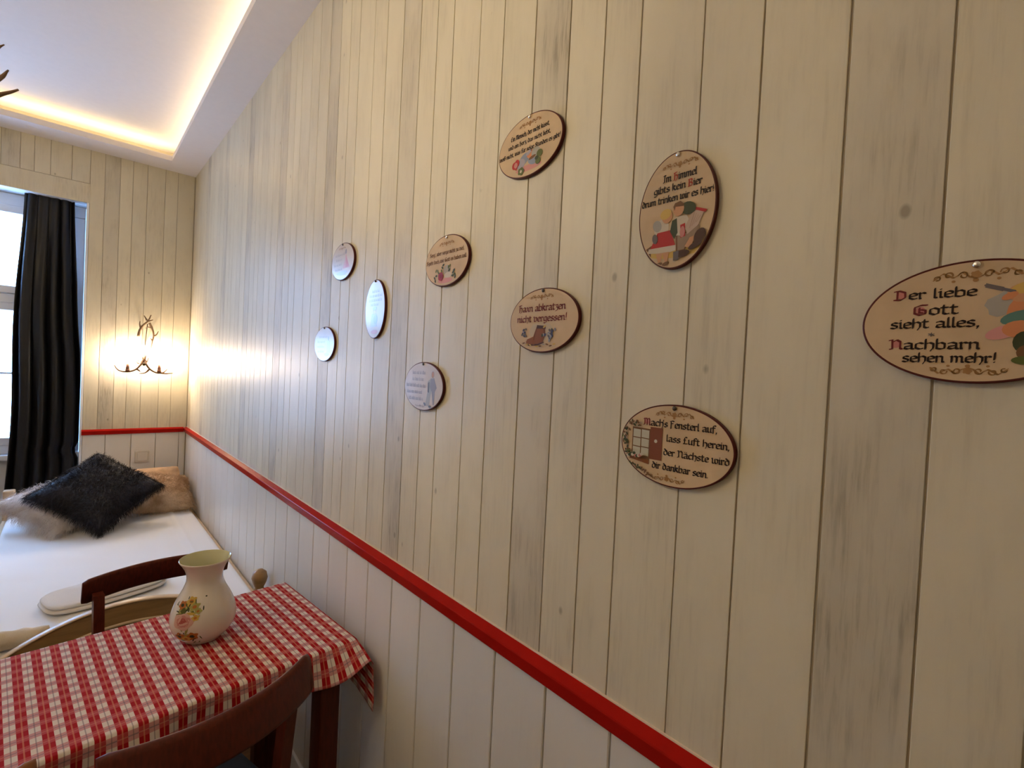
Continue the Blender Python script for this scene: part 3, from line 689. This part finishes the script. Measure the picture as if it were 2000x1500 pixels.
# ------------------------------------------------------------------ wooden plaques
def pl_(s): return [tuple(float(v) for v in p.split(',')) for p in s.split()]
FONT = {
 'a': (.78, ['.1,.85 .35,1 .6,.85 .6,.1 .75,0', '.6,.55 .15,.4 .1,.15 .3,0 .6,.2']), 'b': (.74, ['.1,1.55 .1,.1 .35,0 .62,.15 .62,.8 .4,1 .1,.8']),
 'c': (.66, ['.6,.85 .38,1 .1,.8 .1,.2 .35,0 .6,.12']), 'd': (.74, ['.15,1.45 .6,.95 .62,.2 .38,0 .1,.18 .1,.8 .35,1 .6,.85']),
 'e': (.66, ['.12,.45 .6,.64 .55,.88 .36,1 .1,.8 .1,.2 .35,0 .6,.12']), 'f': (.56, ['.6,1.42 .4,1.55 .2,1.4 .2,-.1', '.0,1 .5,1']),
 'g': (.74, ['.6,.9 .35,1 .1,.8 .1,.25 .35,.05 .6,.2', '.6,1 .6,-.25 .35,-.45 .1,-.35']), 'h': (.74, ['.1,1.55 .1,0', '.1,.8 .4,1 .62,.8 .62,.2 .45,-.3']),
 'i': (.34, ['.02,.9 .15,1 .15,.1 .28,0', '.13,1.32 .2,1.36']), 'k': (.72, ['.1,1.55 .1,0', '.1,.6 .35,1 .55,.85 .15,.55', '.25,.55 .52,.1 .68,0']),
 'l': (.34, ['.12,1.55 .12,.1 .28,0']), 'm': (1.08, ['.02,.9 .12,1 .12,0', '.12,.8 .35,1 .5,.85 .5,0', '.5,.8 .72,1 .88,.85 .88,.1 1,0']),
 'n': (.74, ['.02,.9 .12,1 .12,0', '.12,.8 .38,1 .56,.85 .56,.1 .68,0']), 'o': (.72, ['.1,.8 .36,1 .62,.8 .62,.2 .36,0 .1,.2 .1,.8']),
 'r': (.55, ['.02,.9 .12,1 .12,.1 .2,0', '.12,.8 .35,1 .5,.85']), 's': (.64, ['.55,.88 .33,1 .1,.8 .15,.6 .5,.42 .55,.2 .3,0 .05,.12']),
 't': (.54, ['.18,1.35 .18,.15 .35,0 .5,.1', '.02,1 .45,1']), 'u': (.76, ['.02,.9 .12,1 .12,.15 .3,0 .58,.2', '.58,1 .58,.1 .7,0']),
 'v': (.74, ['.02,1.12 .15,.9 .15,.1 .35,0 .62,.2 .62,.8 .4,1']), 'w': (1.0, ['.02,1.1 .12,.9 .12,.12 .28,0 .48,.2 .48,1', '.48,.2 .65,0 .88,.2 .88,.8 .7,1']),
 'x': (.68, ['.05,.9 .2,1 .5,0 .65,.1', '.6,1 .05,0']), 'z': (.64, ['.08,.95 .55,1 .3,.55 .55,.4 .5,-.1 .15,-.35']),
 'ß': (.74, ['.1,0 .1,1.3 .3,1.55 .55,1.35 .35,.95 .62,.6 .55,.15 .3,0']),
 'B': (.86, ['.15,1.5 .15,0', '0,1.45 .5,1.5 .66,1.2 .45,.82 .15,.8', '.45,.82 .72,.5 .6,.1 0,0']), 'D': (.98, ['0,1.42 .35,1.52 .75,1.2 .78,.4 .45,0 0,.02', '.22,1.5 .22,0']),
 'E': (.78, ['.62,1.38 .35,1.55 .1,1.2 .1,.25 .35,0 .64,.18', '.1,.8 .52,.88']), 'F': (.78, ['.15,1.4 .15,-.2', '0,1.38 .35,1.55 .68,1.42', '.15,.9 .52,.97']),
 'G': (.98, ['.9,1.5 .5,1.52 .12,1.2 .12,.3 .45,0 .8,.2 .8,.7 .5,.85', '.42,1.1 .42,.4 .65,.3']), 'H': (.88, ['0,1.42 .2,1.5 .18,0 .05,-.1', '.18,.85 .5,1.05 .7,.75 .66,.15 .4,-.25', '.2,1.5 .6,1.55']),
 'I': (.55, ['.02,1.38 .25,1.52 .48,1.42', '.27,1.5 .27,.05 .02,.02']), 'L': (.78, ['.6,1.42 .38,1.55 .22,1.3 .22,.15 .02,.02 .66,.06', '.05,.85 .4,.85']),
 'M': (1.2, ['.0,1.3 .2,1.5 .22,.1 .02,.02', '.22,1.25 .45,1.52 .62,1.25 .62,0', '.62,1.25 .85,1.52 1.02,1.25 1.02,.15 1.15,0']), 'N': (1.0, ['0,1.42 .22,1.5 .25,.05 .05,0', '.25,1.15 .55,1.5 .8,1.2 .8,.15 .95,0']),
 'S': (.84, ['.7,1.35 .42,1.55 .14,1.25 .22,.95 .62,.7 .7,.3 .4,0 .05,.15', '.4,1.3 .4,.25']),
 ',': (.3, ['.1,.08 .17,.0 .08,-.28']), '.': (.3, ['.1,.05 .17,.09']), '!': (.4, ['.2,1.55 .17,.45', '.15,.05 .2,.1']), "'": (.28, ['.12,1.5 .08,1.2']), '*': (.6, ['.3,.9 .3,.3', '.05,.75 .55,.45', '.05,.45 .55,.75']), ' ': (.42, []),
 '~': (.0, [])}
FONT['ä'] = (FONT['a'][0], FONT['a'][1]+['.2,1.3 .24,1.34', '.46,1.3 .5,1.34']); FONT['ü'] = (FONT['u'][0], FONT['u'][1]+['.2,1.3 .24,1.34', '.46,1.3 .5,1.34'])

class Print:
    """flat lettering and drawing in plaque coordinates (metres; u to the viewer's right, v up)"""
    def __init__(s): s.V, s.F, s.MI, s.ms, s.n = [], [], [], [], 0
    def mi(s, m):
        if m not in s.ms: s.ms.append(m)
        return s.ms.index(m)
    def face(s, pts, m, lift):
        i0 = len(s.V); s.V += [(p[0], p[1], lift) for p in pts]; s.F.append(tuple(range(i0, i0+len(pts)))); s.MI.append(s.mi(m))
    def seg(s, p, q, nib, thin, m, lift):
        p, q = Vector(p), Vector(q); s.face((p-nib, q-nib, q+nib, p+nib), m, lift)
        d = q-p
        if d.length < 1e-7: return
        pr = Vector((-d.y, d.x)).normalized()*thin; e = d.normalized()*thin; s.face((p-pr-e, q-pr+e, q+pr+e, p+pr-e), m, lift+2e-6)
    def stroke(s, pts, w_, m, lift=None, ang=40):
        lift = s.nl() if lift is None else lift
        nib = Vector((math.cos(math.radians(ang)), math.sin(math.radians(ang))))*w_/2
        for p, q in zip(pts, pts[1:]): s.seg(p, q, nib, w_*.2, m, lift)
    def nl(s): s.n += 1; return 0.00006*s.n
    def text(s, t, u0, u1, v, xh, m=INK, wt=.36, acc=INKR, fill=None):
        wtot = sum(FONT[c][0] if c in FONT else 0 for c in t if c != '^'); k = (u1-u0)/wtot; x = u0; lift = 0.0004; am = m
        for c in t:
            if c == '^': am = acc; continue
            wd, st = FONT[c]
            if fill is not None and am is acc and c.isupper():
                s.blob(x+wd*k*.5, v+.75*xh, .3*wd*k, .55*xh, 0, fill, lift=0.0002)
            for p in st: s.stroke([(x+a*k, v+b*xh) for a, b in pl_(p)], wt*min(k, xh)*1.0, am, lift)
            x += wd*k; am = m
    def pseudo(s, u0, u1, v, xh, m, seed):
        rn = random.Random(seed); x = u0; first = True
        while x < u1-xh*.6:
            wl = rn.randint(3, 7)
            for i in range(wl):
                if x > u1: break
                up = rn.choice([1, 1, 1, 1.5]) if not (first and i == 0) else 1.6
                s.stroke([(x, v+xh*up), (x, v+xh*.1), (x+xh*.3, v)], xh*.24, m, 0.0004)
                if rn.random() < .6: s.stroke([(x, v+xh*.8), (x+xh*.35, v+xh)], xh*.2, m, 0.0004)
                x += xh*.48
            x += xh*.5; first = False
    def blob(s, x, y, a, b, rot, m, n=16, lift=None, pet=0, np=5):
        lift = s.nl() if lift is None else lift; c, d = math.cos(rot), math.sin(rot); P = []
        for k in range(n):
            t = 2*math.pi*k/n; q = 1+pet*math.cos(np*t); X, Y = a*math.cos(t)*q, b*math.sin(t)*q; P.append((x+X*c-Y*d, y+X*d+Y*c))
        s.face(P, m, lift)
    def poly(s, m, *pts): s.face(pts, m, s.nl())
    def scroll(s, x, y, wd, m, fl=1):
        """little symmetrical curl ornament"""
        for sg in (-1, 1):
            for cx, cy, r0, t0, t1, dr in ((.28, .0, .11, 0.2, 6.6, -.055), (.62, .03, .10, 3.4, -2.6, -.05), (.88, -.05, .08, 0, 5.2, -.03)):
                n = 14; s.stroke([(x+sg*wd*(cx+(r0+dr*k/n)*math.cos(t0+(t1-t0)*k/n)), y+fl*wd*(cy+(r0+dr*k/n)*math.sin(t0+(t1-t0)*k/n))) for k in range(n+1)], wd*.055, m, 0.0003)
            s.stroke([(x, y-fl*wd*.12), (x+sg*wd*.15, y-fl*wd*.05), (x+sg*wd*.3, y+fl*wd*.1), (x+sg*wd*.5, y-fl*wd*.06), (x+sg*wd*.75, y+fl*wd*.1), (x+sg*wd*.98, y-fl*wd*.1)], wd*.06, m, 0.0003)
            s.blob(x+sg*wd*.5, y-fl*wd*.17, wd*.05, wd*.04, 0, m, 8, 0.0003)
        s.blob(x, y, wd*.12, wd*.11, 0, m, 16, 0.0003, .15); s.blob(x, y-fl*wd*.17, wd*.07, wd*.06, 0, m, 10, 0.0003)
    def build(s, name, parent):
        return pyobj(name, s.V, s.F, s.ms, parent, False, s.MI)
def plaque(label, pix, vertical, draw, nail=None, pale=False, tilt=0.0):
    L_, R_, T_, B_ = pix
    pts = [onX(*p, x=D-0.010) for p in pix]
    yc = (pts[0].y+pts[1].y)/2; zc = (pts[2].z+pts[3].z)/2
    a, b = (0.061, 0.0845) if vertical else (0.0885, 0.0595)
    r = link(bpy.data.objects.new('wooden_plaque', None)); r.empty_display_size = .05
    tag(r, label, 'plaque', 'oval wooden plaques on the plank wall')
    # local x -> viewer's right (-y), local y -> up, local z -> out of the wall (-x)
    r.matrix_world = Matrix(((0, 0, -1, D-0.0012), (-1, 0, 0, yc), (0, 1, 0, zc), (0, 0, 0, 1))) @ Matrix.Rotation(math.radians(tilt), 4, 'Z')
    n = 96; T = 0.0075; V, F = [], []
    for sc, z in ((1-.0006/b, 0), (1, .0006), (1, T-.0006), (1-.0006/b, T), (0, T)):
        for k in range(n): t = 2*math.pi*k/n; V.append((a*sc*math.cos(t), b*sc*math.sin(t), z)) if sc else None
    for i in range(3):
        for k in range(n): F.append((i*n+k, i*n+(k+1) % n, (i+1)*n+(k+1) % n, (i+1)*n+k))
    F.append(tuple(range(3*n, 4*n))); F.append(tuple(range(n))[::-1])
    pyobj('plaque_board', V, F, M_RIM, r)
    V = [((a-.0021)*math.cos(2*math.pi*k/n), (b-.0021)*math.sin(2*math.pi*k/n), T+.0002) for k in range(n)]
    pyobj('plaque_front', V, [tuple(range(n))], M_FACEP if pale else M_FACE, r)
    tx, pc = Print(), Print(); draw(tx, pc, a, b)
    for P_ in (tx, pc):                                                # the print stops short of the painted edge
        for i, (x, y, z) in enumerate(P_.V):
            e = math.hypot(x/(a-.0032), y/(b-.0032))
            if e > 1: P_.V[i] = (x/e, y/e, z)
        if pale: P_.ms = [mat(m.name+'_varnished', tuple(m.node_tree.nodes['Principled BSDF'].inputs['Base Color'].default_value)[:3], 0.28, coat=0.7) for m in P_.ms]
    if tx.V: o = tx.build('lettering', r); o.location = (0, 0, T+.0003)
    if pc.V: o = pc.build('picture', r); o.location = (0, 0, T+.0003)
    V, F = lathe([(0, 0), (.0012, 0), (.0012, T+.001), (.0032, T+.0012), (.0034, T+.002), (.0024, T+.003), (0, T+.0034)], 14)
    o = pyobj('nail', V, F, M_NAIL if nail == 'steel' else M_NAILD, r, True); o.location = (0, b-.0052, 0)
    return r
SKIN = flat('skin', (0.55, 0.28, 0.14)); SKIN2 = flat('skin_orange', (0.58, 0.22, 0.09)); WHT = flat('white', (0.56, 0.48, 0.37)); GREY = flat('grey', (0.36, 0.33, 0.28)); DGREY = flat('dark_grey', (0.13, 0.11, 0.11)); BRN = flat('brown', (0.16, 0.075, 0.03)); BOOT = flat('boot', (0.23, 0.075, 0.02)); BOOTD = flat('boot_dark', (0.07, 0.028, 0.018)); GRN = flat('green', (0.10, 0.12, 0.03)); GRND = flat('dark_green', (0.045, 0.055, 0.025)); BLUE = flat('blue', (0.24, 0.27, 0.34)); BLUED = flat('dark_blue', (0.045, 0.05, 0.11)); REDP = flat('bright_red', (0.42, 0.02, 0.02)); PINK = flat('pink', (0.52, 0.20, 0.17)); BLOND = flat('blond', (0.58, 0.38, 0.10)); SHUT = flat('shutter', (0.20, 0.06, 0.025)); PANE = flat('pane', (0.50, 0.47, 0.36)); LILAC = flat('lilac', (0.36, 0.32, 0.36)); TEAL = flat('teal', (0.10, 0.20, 0.16)); PKF = flat('pink_pale', (0.60, 0.27, 0.24)); BLF = flat('blue_glare', (0.42, 0.43, 0.48)); SMOKE = flat('smoke', (0.26, 0.22, 0.22))  # BLF, PKF: window glare put into the inks; PKF is plain pink elsewhere

def d_liebe(t, p, a, b):
    t.text('^Der liebe', -.70*a, .02*a, .42*b, .0062, acc=INKM, fill=PINK); t.text('^Gott', -.52*a, -.12*a, .14*b, .0066, acc=INKM, fill=PINK)
    t.text('sieht alles,', -.72*a, .06*a, -.08*b, .0062); t.text('*', -.37*a, -.31*a, -.26*b, .0062, m=DGREY, wt=.2)
    t.text('^Nachbarn', -.72*a, .07*a, -.44*b, .0064, acc=INKM, fill=PINK); t.text('sehen mehr!', -.59*a, .21*a, -.66*b, .0060)
    t.scroll(0, .76*b, .36*a, ORN); t.scroll(-.02*a, -.80*b, .32*a, ORN, -1)
    p.blob(.30*a, .30*b, .020, .012, .4, GREY, 16, None, .1); p.blob(.50*a, .10*b, .022, .022, 0, SKIN2, 18); p.blob(.36*a, .42*b, .010, .0085, 0, SKIN, 16); p.blob(.38*a, .50*b, .010, .005, .3, BLOND)
    p.stroke([(.08*a, .57*b), (.22*a, .49*b)], .0040, DGREY, None, 80); p.stroke([(.22*a, .49*b), (.31*a, .44*b)], .0028, DGREY, None, 80); p.blob(.27*a, .38*b, .006, .003, .5, SKIN2)
    p.blob(.34*a, .04*b, .012, .006, .3, TEAL); p.blob(.24*a, -.18*b, .013, .006, .35, PKF); p.blob(.36*a, -.14*b, .012, .008, 0, SKIN2); p.blob(.62*a, .3*b, .016, .009, .9, WHT); p.blob(.58*a, -.3*b, .02, .012, 0, GREY); p.blob(.40*a, -.34*b, .008, .010, 0, GRND); p.blob(.42*a, -.50*b, .007, .007, 0, BRN); p.blob(.42*a, -.62*b, .010, .004, 0, GRN)
def d_himmel(t, p, a, b):
    t.text('Im ^Himmel', -.36*a, .50*a, .52*b, .0068); t.text('gibts kein ^Bier', -.60*a, .64*a, .345*b, .0066); t.text('drum trinken wir es hier!', -.92*a, .94*a, .165*b, .0064)
    t.scroll(.06*a, .78*b, .46*a, ORN)
    p.blob(.05*a, -.72*b, .042, .008, 0, BLOND)
    p.poly(BRN, (-.75*a, -.60*b), (-.70*a, -.64*b), (.0*a, -.40*b), (0, -.34*b)); p.poly(BRN, (-.68*a, -.66*b), (-.60*a, -.66*b), (-.66*a, -.84*b), (-.72*a, -.82*b))
    p.blob(-.34*a, -.28*b, .012, .014, 0, WHT); p.blob(-.46*a, -.22*b, .007, .009, .4, GREY)
    p.poly(REDP, (-.44*a, -.34*b), (-.10*a, -.33*b), (.06*a, -.62*b), (-.62*a, -.60*b)); p.poly(WHT, (-.66*a, -.60*b), (.08*a, -.60*b), (.06*a, -.69*b), (-.18*a, -.72*b), (-.4*a, -.70*b), (-.70*a, -.70*b))
    for x in (-.38, -.20): p.poly(SKIN, ((x-.08)*a, -.70*b), ((x+.10)*a, -.70*b), ((x+.06)*a, -.88*b), ((x)*a, -.88*b)); p.blob((x+.02)*a, -.90*b, .006, .0028, .3, BRN)
    p.blob(-.20*a, -.09*b, .0085, .0095, 0, SKIN); p.blob(-.24*a, -.04*b, .009, .0075, .3, BLOND); p.blob(-.5*a, -.44*b, .0045, .0075, .2, DGREY)
    p.poly(BRN, (.05*a, -.44*b), (.45*a, -.40*b), (.60*a, -.30*b), (.66*a, -.44*b), (.40*a, -.52*b), (.30*a, -.74*b), (.08*a, -.74*b)); p.poly(flat('breeches', (.28, .19, .12)), (.10*a, -.46*b), (.42*a, -.42*b), (.64*a, -.33*b), (.66*a, -.46*b), (.38*a, -.54*b), (.28*a, -.70*b), (.12*a, -.70*b))
    p.poly(WHT, (.0*a, -.14*b), (.30*a, -.12*b), (.42*a, -.28*b), (.2*a, -.46*b), (.02*a, -.44*b)); p.poly(GRND, (-.06*a, -.18*b), (.06*a, -.15*b), (.10*a, -.40*b), (.02*a, -.50*b), (-.10*a, -.36*b))
    p.poly(flat('bellows', (.50, .36, .27)), (.28*a, -.32*b), (.46*a, -.08*b), (.74*a, -.12*b), (.60*a, -.34*b), (.34*a, -.46*b)); p.poly(REDP, (.46*a, -.06*b), (.52*a, -.03*b), (.80*a, -.11*b), (.76*a, -.15*b)); p.poly(REDP, (.16*a, -.28*b), (.28*a, -.26*b), (.30*a, -.48*b), (.18*a, -.50*b)); p.blob(.22*a, -.40*b, .0038, .008, 0, PINK)
    for i in range(4): p.stroke([(.50*a+i*.05*a, -.12*b-i*.002), (.40*a+i*.05*a, -.36*b+i*.002)], .0006, BRN)
    p.blob(.34*a, -.02*b, .012, .009, -.3, GRND); p.blob(.10*a, -.005*b, .0085, .010, 0, SKIN); p.poly(BRN, (-.04*a, .05*b), (.0, .11*b), (.14*a, .13*b), (.24*a, .06*b), (.22*a, .03*b), (.02*a, .045*b), (0, -.02*b))
    p.poly(SKIN, (.30*a, -.66*b), (.42*a, -.52*b), (.56*a, -.50*b), (.44*a, -.70*b)); p.blob(.66*a, -.52*b, .008, .011, -.5, BOOTD); p.blob(.56*a, -.66*b, .011, .004, .4, BOOTD); p.blob(.24*a, -.77*b, .012, .005, .1, BOOTD); p.poly(DGREY, (.02*a, -.72*b), (.16*a, -.71*b), (.16*a, -.86*b), (.03*a, -.87*b))
def d_mach(t, p, a, b):
    t.text('^Mach', -.56*a, -.18*a, .44*b, .0066, acc=INKM, fill=PINK); t.text("'s Fensterl auf,", -.20*a, .72*a, .44*b, .0064); t.text('lass Luft herein,', -.12*a, .92*a, .10*b, .0062); t.text('der Nächste wird', -.16*a, .93*a, -.24*b, .0062); t.text('dir dankbar sein.', -.36*a, .62*a, -.60*b, .0062)
    t.scroll(0, .76*b, .34*a, ORN); t.scroll(-.08*a, -.82*b, .32*a, ORN, -1)
    rn = random.Random(3)
    p.poly(BRN, (-.77*a, .36*b), (-.42*a, .34*b), (-.42*a, -.46*b), (-.77*a, -.40*b))
    for i in range(2):
        for j in range(3): x0 = -.75*a+i*.165*a; y0 = -.34*b+j*.225*b; p.poly(PANE, (x0, y0), (x0+.145*a, y0-.01*b), (x0+.145*a, y0+.19*b), (x0, y0+.20*b))
    p.poly(SHUT, (-.42*a, .40*b), (-.19*a, .40*b), (-.19*a, -.40*b), (-.42*a, -.40*b)); p.blob(-.31*a, .06*b, .0026, .0026, 0, WHT); p.poly(BOOT, (-.80*a, -.36*b), (-.42*a, -.44*b), (-.42*a, -.54*b), (-.80*a, -.46*b))
    for k in range(46):
        t_ = rn.random(); x = -.80*a-.10*a*math.sin(t_*3.1)+rn.gauss(0, .0025); y = (.56-1.0*t_)*b+rn.gauss(0, .002); p.blob(x, y, rn.uniform(.0018, .0032), .0014, rn.uniform(0, 3), rn.choice([GRND, GRND, GRN, BRN]), 8)
    for k in range(10): x = (-.78+.020*k)*a; p.blob(x, (.46+.06*math.sin(k*1.3))*b, .0024, .0014, rn.uniform(0, 3), rn.choice([GRND, BRN]), 8)
    for k in range(20): x = (-.76+.02*k)*a; p.blob(x, (-.54-.012*k)*b+rn.gauss(0, .0014), .0024, .0013, rn.uniform(0, 3), rn.choice([GRND, BRN]), 8)
    for k in range(10): p.blob((-.80+.03*k)*a, -.33*b+rn.gauss(0, .002), .0028, .0024, 0, rn.choice([DGREY, WHT, GRND, PINK]), 8)
def d_haxn(t, p, a, b):
    t.text('Haxn abkratzen', -.72*a, .64*a, .30*b, .0082, m=INKM, wt=.36); t.text('nicht vergessen!', -.76*a, .70*a, -.03*b, .0080, m=INKM, wt=.36); t.scroll(-.04*a, .74*b, .34*a, ORN)
    p.blob(-.02*a, -.34*b, .030, .018, 0, flat('haze', (.50, .40, .27)))
    p.poly(BOOT, (-.14*a, -.16*b), (.10*a, -.20*b), (.12*a, -.44*b), (.06*a, -.66*b), (-.08*a, -.74*b), (-.36*a, -.76*b), (-.46*a, -.68*b), (-.42*a, -.58*b), (-.24*a, -.50*b)); p.poly(BOOTD, (-.14*a, -.14*b), (.11*a, -.18*b), (.12*a, -.27*b), (-.15*a, -.25*b)); p.poly(BOOTD, (-.48*a, -.70*b), (-.36*a, -.79*b), (-.08*a, -.78*b), (.08*a, -.70*b), (.08*a, -.66*b), (-.10*a, -.73*b), (-.36*a, -.74*b)); p.stroke([(-.14*a, -.25*b), (-.20*a, -.46*b), (-.22*a, -.60*b)], .0016, BOOTD); p.stroke([(.06*a, -.2*b), (.10*a, -.5*b), (.04*a, -.68*b)], .0016, BOOTD); p.blob(.08*a, -.20*b, .004, .002, .6, BLOND)
    rn = random.Random(9)
    for k in range(9): p.blob(-.52*a+rn.gauss(0, .004), -.40*b+rn.gauss(0, .004), .0030, .0022, rn.uniform(0, 3), rn.choice([BLUED, BLUED, LILAC, DGREY]), 10)
    for k in range(22): p.blob(.26*a+rn.gauss(0, .0075), -.46*b+rn.gauss(0, .0055), .0032, .0022, rn.uniform(0, 3), rn.choice([BLUED, GRND, DGREY, GREY, BLUE]), 10)
    for k in range(10): p.blob((-.5+.1*k)*a, -.76*b+rn.gauss(0, .0015), .004, .0014, rn.uniform(-.3, .3), rn.choice([BLOND, BRN, GREY]), 8)
def d_kuess(t, p, a, b):
    t.text('Ein Mensch, der nicht küsst,', -.58*a, .62*a, .36*b, .0056, wt=.36); t.text('und ein Herz, das nicht liebt,', -.66*a, .66*a, .10*b, .0054, wt=.36); t.text('weiß nicht, was für selge Stunden es gibt!', -.95*a, .95*a, -.16*b, .0054, wt=.36); t.scroll(.02*a, .72*b, .34*a, ORN)
    p.blob(.02*a, -.72*b, .036, .006, 0, PKF)
    p.blob(-.12*a, -.40*b, .016, .010, .5, BLUE); p.blob(-.22*a, -.52*b, .012, .010, .2, LILAC); p.blob(.16*a, -.54*b, .014, .008, -.2, BLUE); p.blob(.06*a, -.30*b, .009, .008, 0, SKIN2); p.blob(.02*a, -.25*b, .008, .004, .4, LILAC); p.blob(.24*a, -.32*b, .012, .010, 0, GREY); p.blob(.14*a, -.44*b, .010, .003, .2, BRN)
    p.blob(-.42*a, -.50*b, .0075, .0075, 0, REDP); p.blob(-.34*a, -.44*b, .0065, .007, .4, REDP); p.poly(REDP, (-.50*a, -.52*b), (-.27*a, -.46*b), (-.36*a, -.68*b)); p.blob(-.38*a, -.50*b, .005, .0055, .2, PINK)
    p.blob(.36*a, -.40*b, .008, .007, 0, GRN); p.blob(.32*a, -.62*b, .007, .007, 0, GRN); p.blob(.28*a, -.52*b, .005, .004, 0, GRND); p.blob(-.20*a, -.76*b, .0085, .0075, 0, GRN, 16, None, .12); p.blob(-.20*a, -.77*b, .003, .003, 0, WHT)
def d_sorg(t, p, a, b):
    t.text("Sorg', aber sorge nicht zu viel,", -.78*a, .80*a, .26*b, .0058, m=BRN, wt=.36); t.text("S'geht doch, wie Gott es haben will.", -.93*a, .93*a, -.04*b, .0058, m=BRN, wt=.36); t.scroll(0, .68*b, .34*a, ORN)
    rn = random.Random(5); p.blob(.06*a, -.38*b, .014, .012, 0, GREY); p.blob(.12*a, -.58*b, .014, .007, 0, WHT); p.blob(0, -.78*b, .030, .006, 0, PKF)
    for x, y in ((-.36, -.36), (-.44, -.34), (-.30, -.46), (-.18, -.38), (-.42, -.54), (-.5, -.62), (-.46, -.74), (-.1, -.16), (-.14, -.26), (.14, -.28), (.2, -.24), (.18, -.40), (.36, -.52), (.4, -.44), (.42, -.60), (.46, -.70), (.34, -.64)): p.blob(x*a, y*b, .0045, .0026, rn.uniform(0, 3), rn.choice([GRND, GRND, GRN]), 10)
    p.blob(-.20*a, -.60*b, .0105, .0100, 0, flat('rose_red', (.30, .02, .03)), 20, None, .08); p.blob(-.19*a, -.59*b, .005, .005, 0, flat('rose_core', (.20, .012, .02)), 14, None, .1)
def d_l1(t, p, a, b):
    for i, (u0, u1) in enumerate(((-.62, .25), (-.55, .0), (-.72, -.05), (-.60, .05))): t.pseudo(u0*a, u1*a, (.34-.26*i)*b, .0050, INKF, 20+i)
    t.scroll(-.05*a, .72*b, .3*a, ORN); p.poly(PKF, (.30*a, .40*b), (.46*a, .0), (.66*a, -.42*b), (.05*a, -.40*b), (.22*a, 0)); p.poly(flat('rose_glare', (.56, .16, .15)), (.34*a, .2*b), (.60*a, -.36*b), (.30*a, -.36*b)); p.blob(.30*a, .48*b, .006, .008, 0, SMOKE); p.blob(0, -.62*b, .04, .007, 0, BLF)  # skirt inks paled, window glare put into their colour
def d_l2(t, p, a, b):
    for i, (u0, u1) in enumerate(((-.30, .45), (-.55, .70), (-.60, .70), (-.40, .45))): t.pseudo(u0*a, u1*a, (.56-.15*i)*b, .0052, INKF, 30+i)
    p.poly(BLF, (-.25*a, -.16*b), (.18*a, -.16*b), (.30*a, -.60*b), (-.36*a, -.60*b)); p.blob(0, -.06*b, .010, .010, 0, SKIN); p.blob(.02*a, .02*b, .012, .006, 0, LILAC); p.blob(.12*a, -.36*b, .012, .014, 0, flat('blue_mid', (.30, .32, .40))); p.blob(-.1*a, -.68*b, .018, .006, 0, WHT); p.blob(.05*a, -.78*b, .02, .006, 0, PKF)
def d_l3(t, p, a, b):
    for i, (u0, u1) in enumerate(((-.5, .3), (-.66, .1), (-.7, .1), (-.6, .05))): t.pseudo(u0*a, u1*a, (.36-.28*i)*b, .0052, INKF, 40+i)
    p.blob(.42*a, .30*b, .006, .008, 0, SMOKE); p.poly(BLF, (.30*a, .18*b), (.56*a, .18*b), (.62*a, -.50*b), (.28*a, -.50*b)); p.blob(.3*a, -.6*b, .02, .006, 0, LILAC)
def d_l4(t, p, a, b):
    for i, (u0, u1) in enumerate(((-.55, .12), (-.55, .05), (-.86, .15), (-.82, .0), (-.70, .05))): t.pseudo(u0*a, u1*a, (.50-.27*i)*b, .0055, SMOKE, 50+i)
    t.scroll(-.1*a, -.82*b, .24*a, INKF, -1)
    p.poly(GREY, (.26*a, .22*b), (.40*a, .34*b), (.44*a, -.20*b), (.36*a, -.80*b), (.16*a, -.78*b), (.26*a, -.2*b)); p.poly(SMOKE, (.40*a, .34*b), (.56*a, .36*b), (.70*a, -.02*b), (.62*a, -.18*b), (.60*a, -.72*b), (.54*a, -.72*b), (.46*a, -.2*b), (.36*a, 0)); p.blob(.49*a, .50*b, .006, .008, 0, INKF); p.blob(.49*a, .50*b, .0048, .0066, 0, SKIN); p.poly(DGREY, (.26*a, .16*b), (.34*a, .20*b), (.34*a, -.24*b), (.26*a, -.22*b)); p.blob(.14*a, -.72*b, .006, .0035, -.5, DGREY); p.blob(.40*a, -.80*b, .006, .003, 0, DGREY)
plaque('oval plaque reading Der liebe Gott sieht alles, cut by the right picture edge', [(1714, 630), (2138, 605), (1926, 510), (1945, 745)], False, d_liebe, 'steel')
plaque('upright oval plaque reading Im Himmel gibts kein Bier with a couple and accordion', [(1245, 430), (1402, 390), (1320, 299), (1310, 522)], True, d_himmel, 'steel')
plaque('oval plaque with painted window and shutter, lowest on the wall', [(1214, 855), (1433, 890), (1318, 793), (1330, 955)], False, d_mach)
plaque('oval plaque reading Haxn abkratzen nicht vergessen above a brown boot', [(996, 635), (1130, 612), (1065, 563), (1060, 687)], False, d_haxn)
plaque('topmost oval plaque with three text lines, red heart and green leaves', [(974, 300), (1098, 265), (1036, 223), (1000, 354)], False, d_kuess, 'steel')
plaque('oval plaque with two brown text lines above a red rose', [(831, 515), (915, 490), (872, 459), (870, 558)], False, d_sorg, 'steel')
plaque('pale oval plaque with a glare-washed red skirted figure, highest of the pale ones', [(648, 512), (690, 505), (672, 474), (665, 547)], False, d_l1, None, True)
plaque('upright pale oval plaque with a glare-washed blue figure', [(712, 600), (752, 600), (733, 549), (727, 658)], True, d_l2, None, True)
plaque('whitest shiny oval plaque, leftmost on the wall', [(613, 673), (653, 672), (632, 639), (632, 705)], False, d_l3, None, True)
plaque('pale oval plaque with a grey dancing couple and five text lines', [(790, 755), (864, 752), (825, 709), (825, 800)], False, d_l4, None, True)
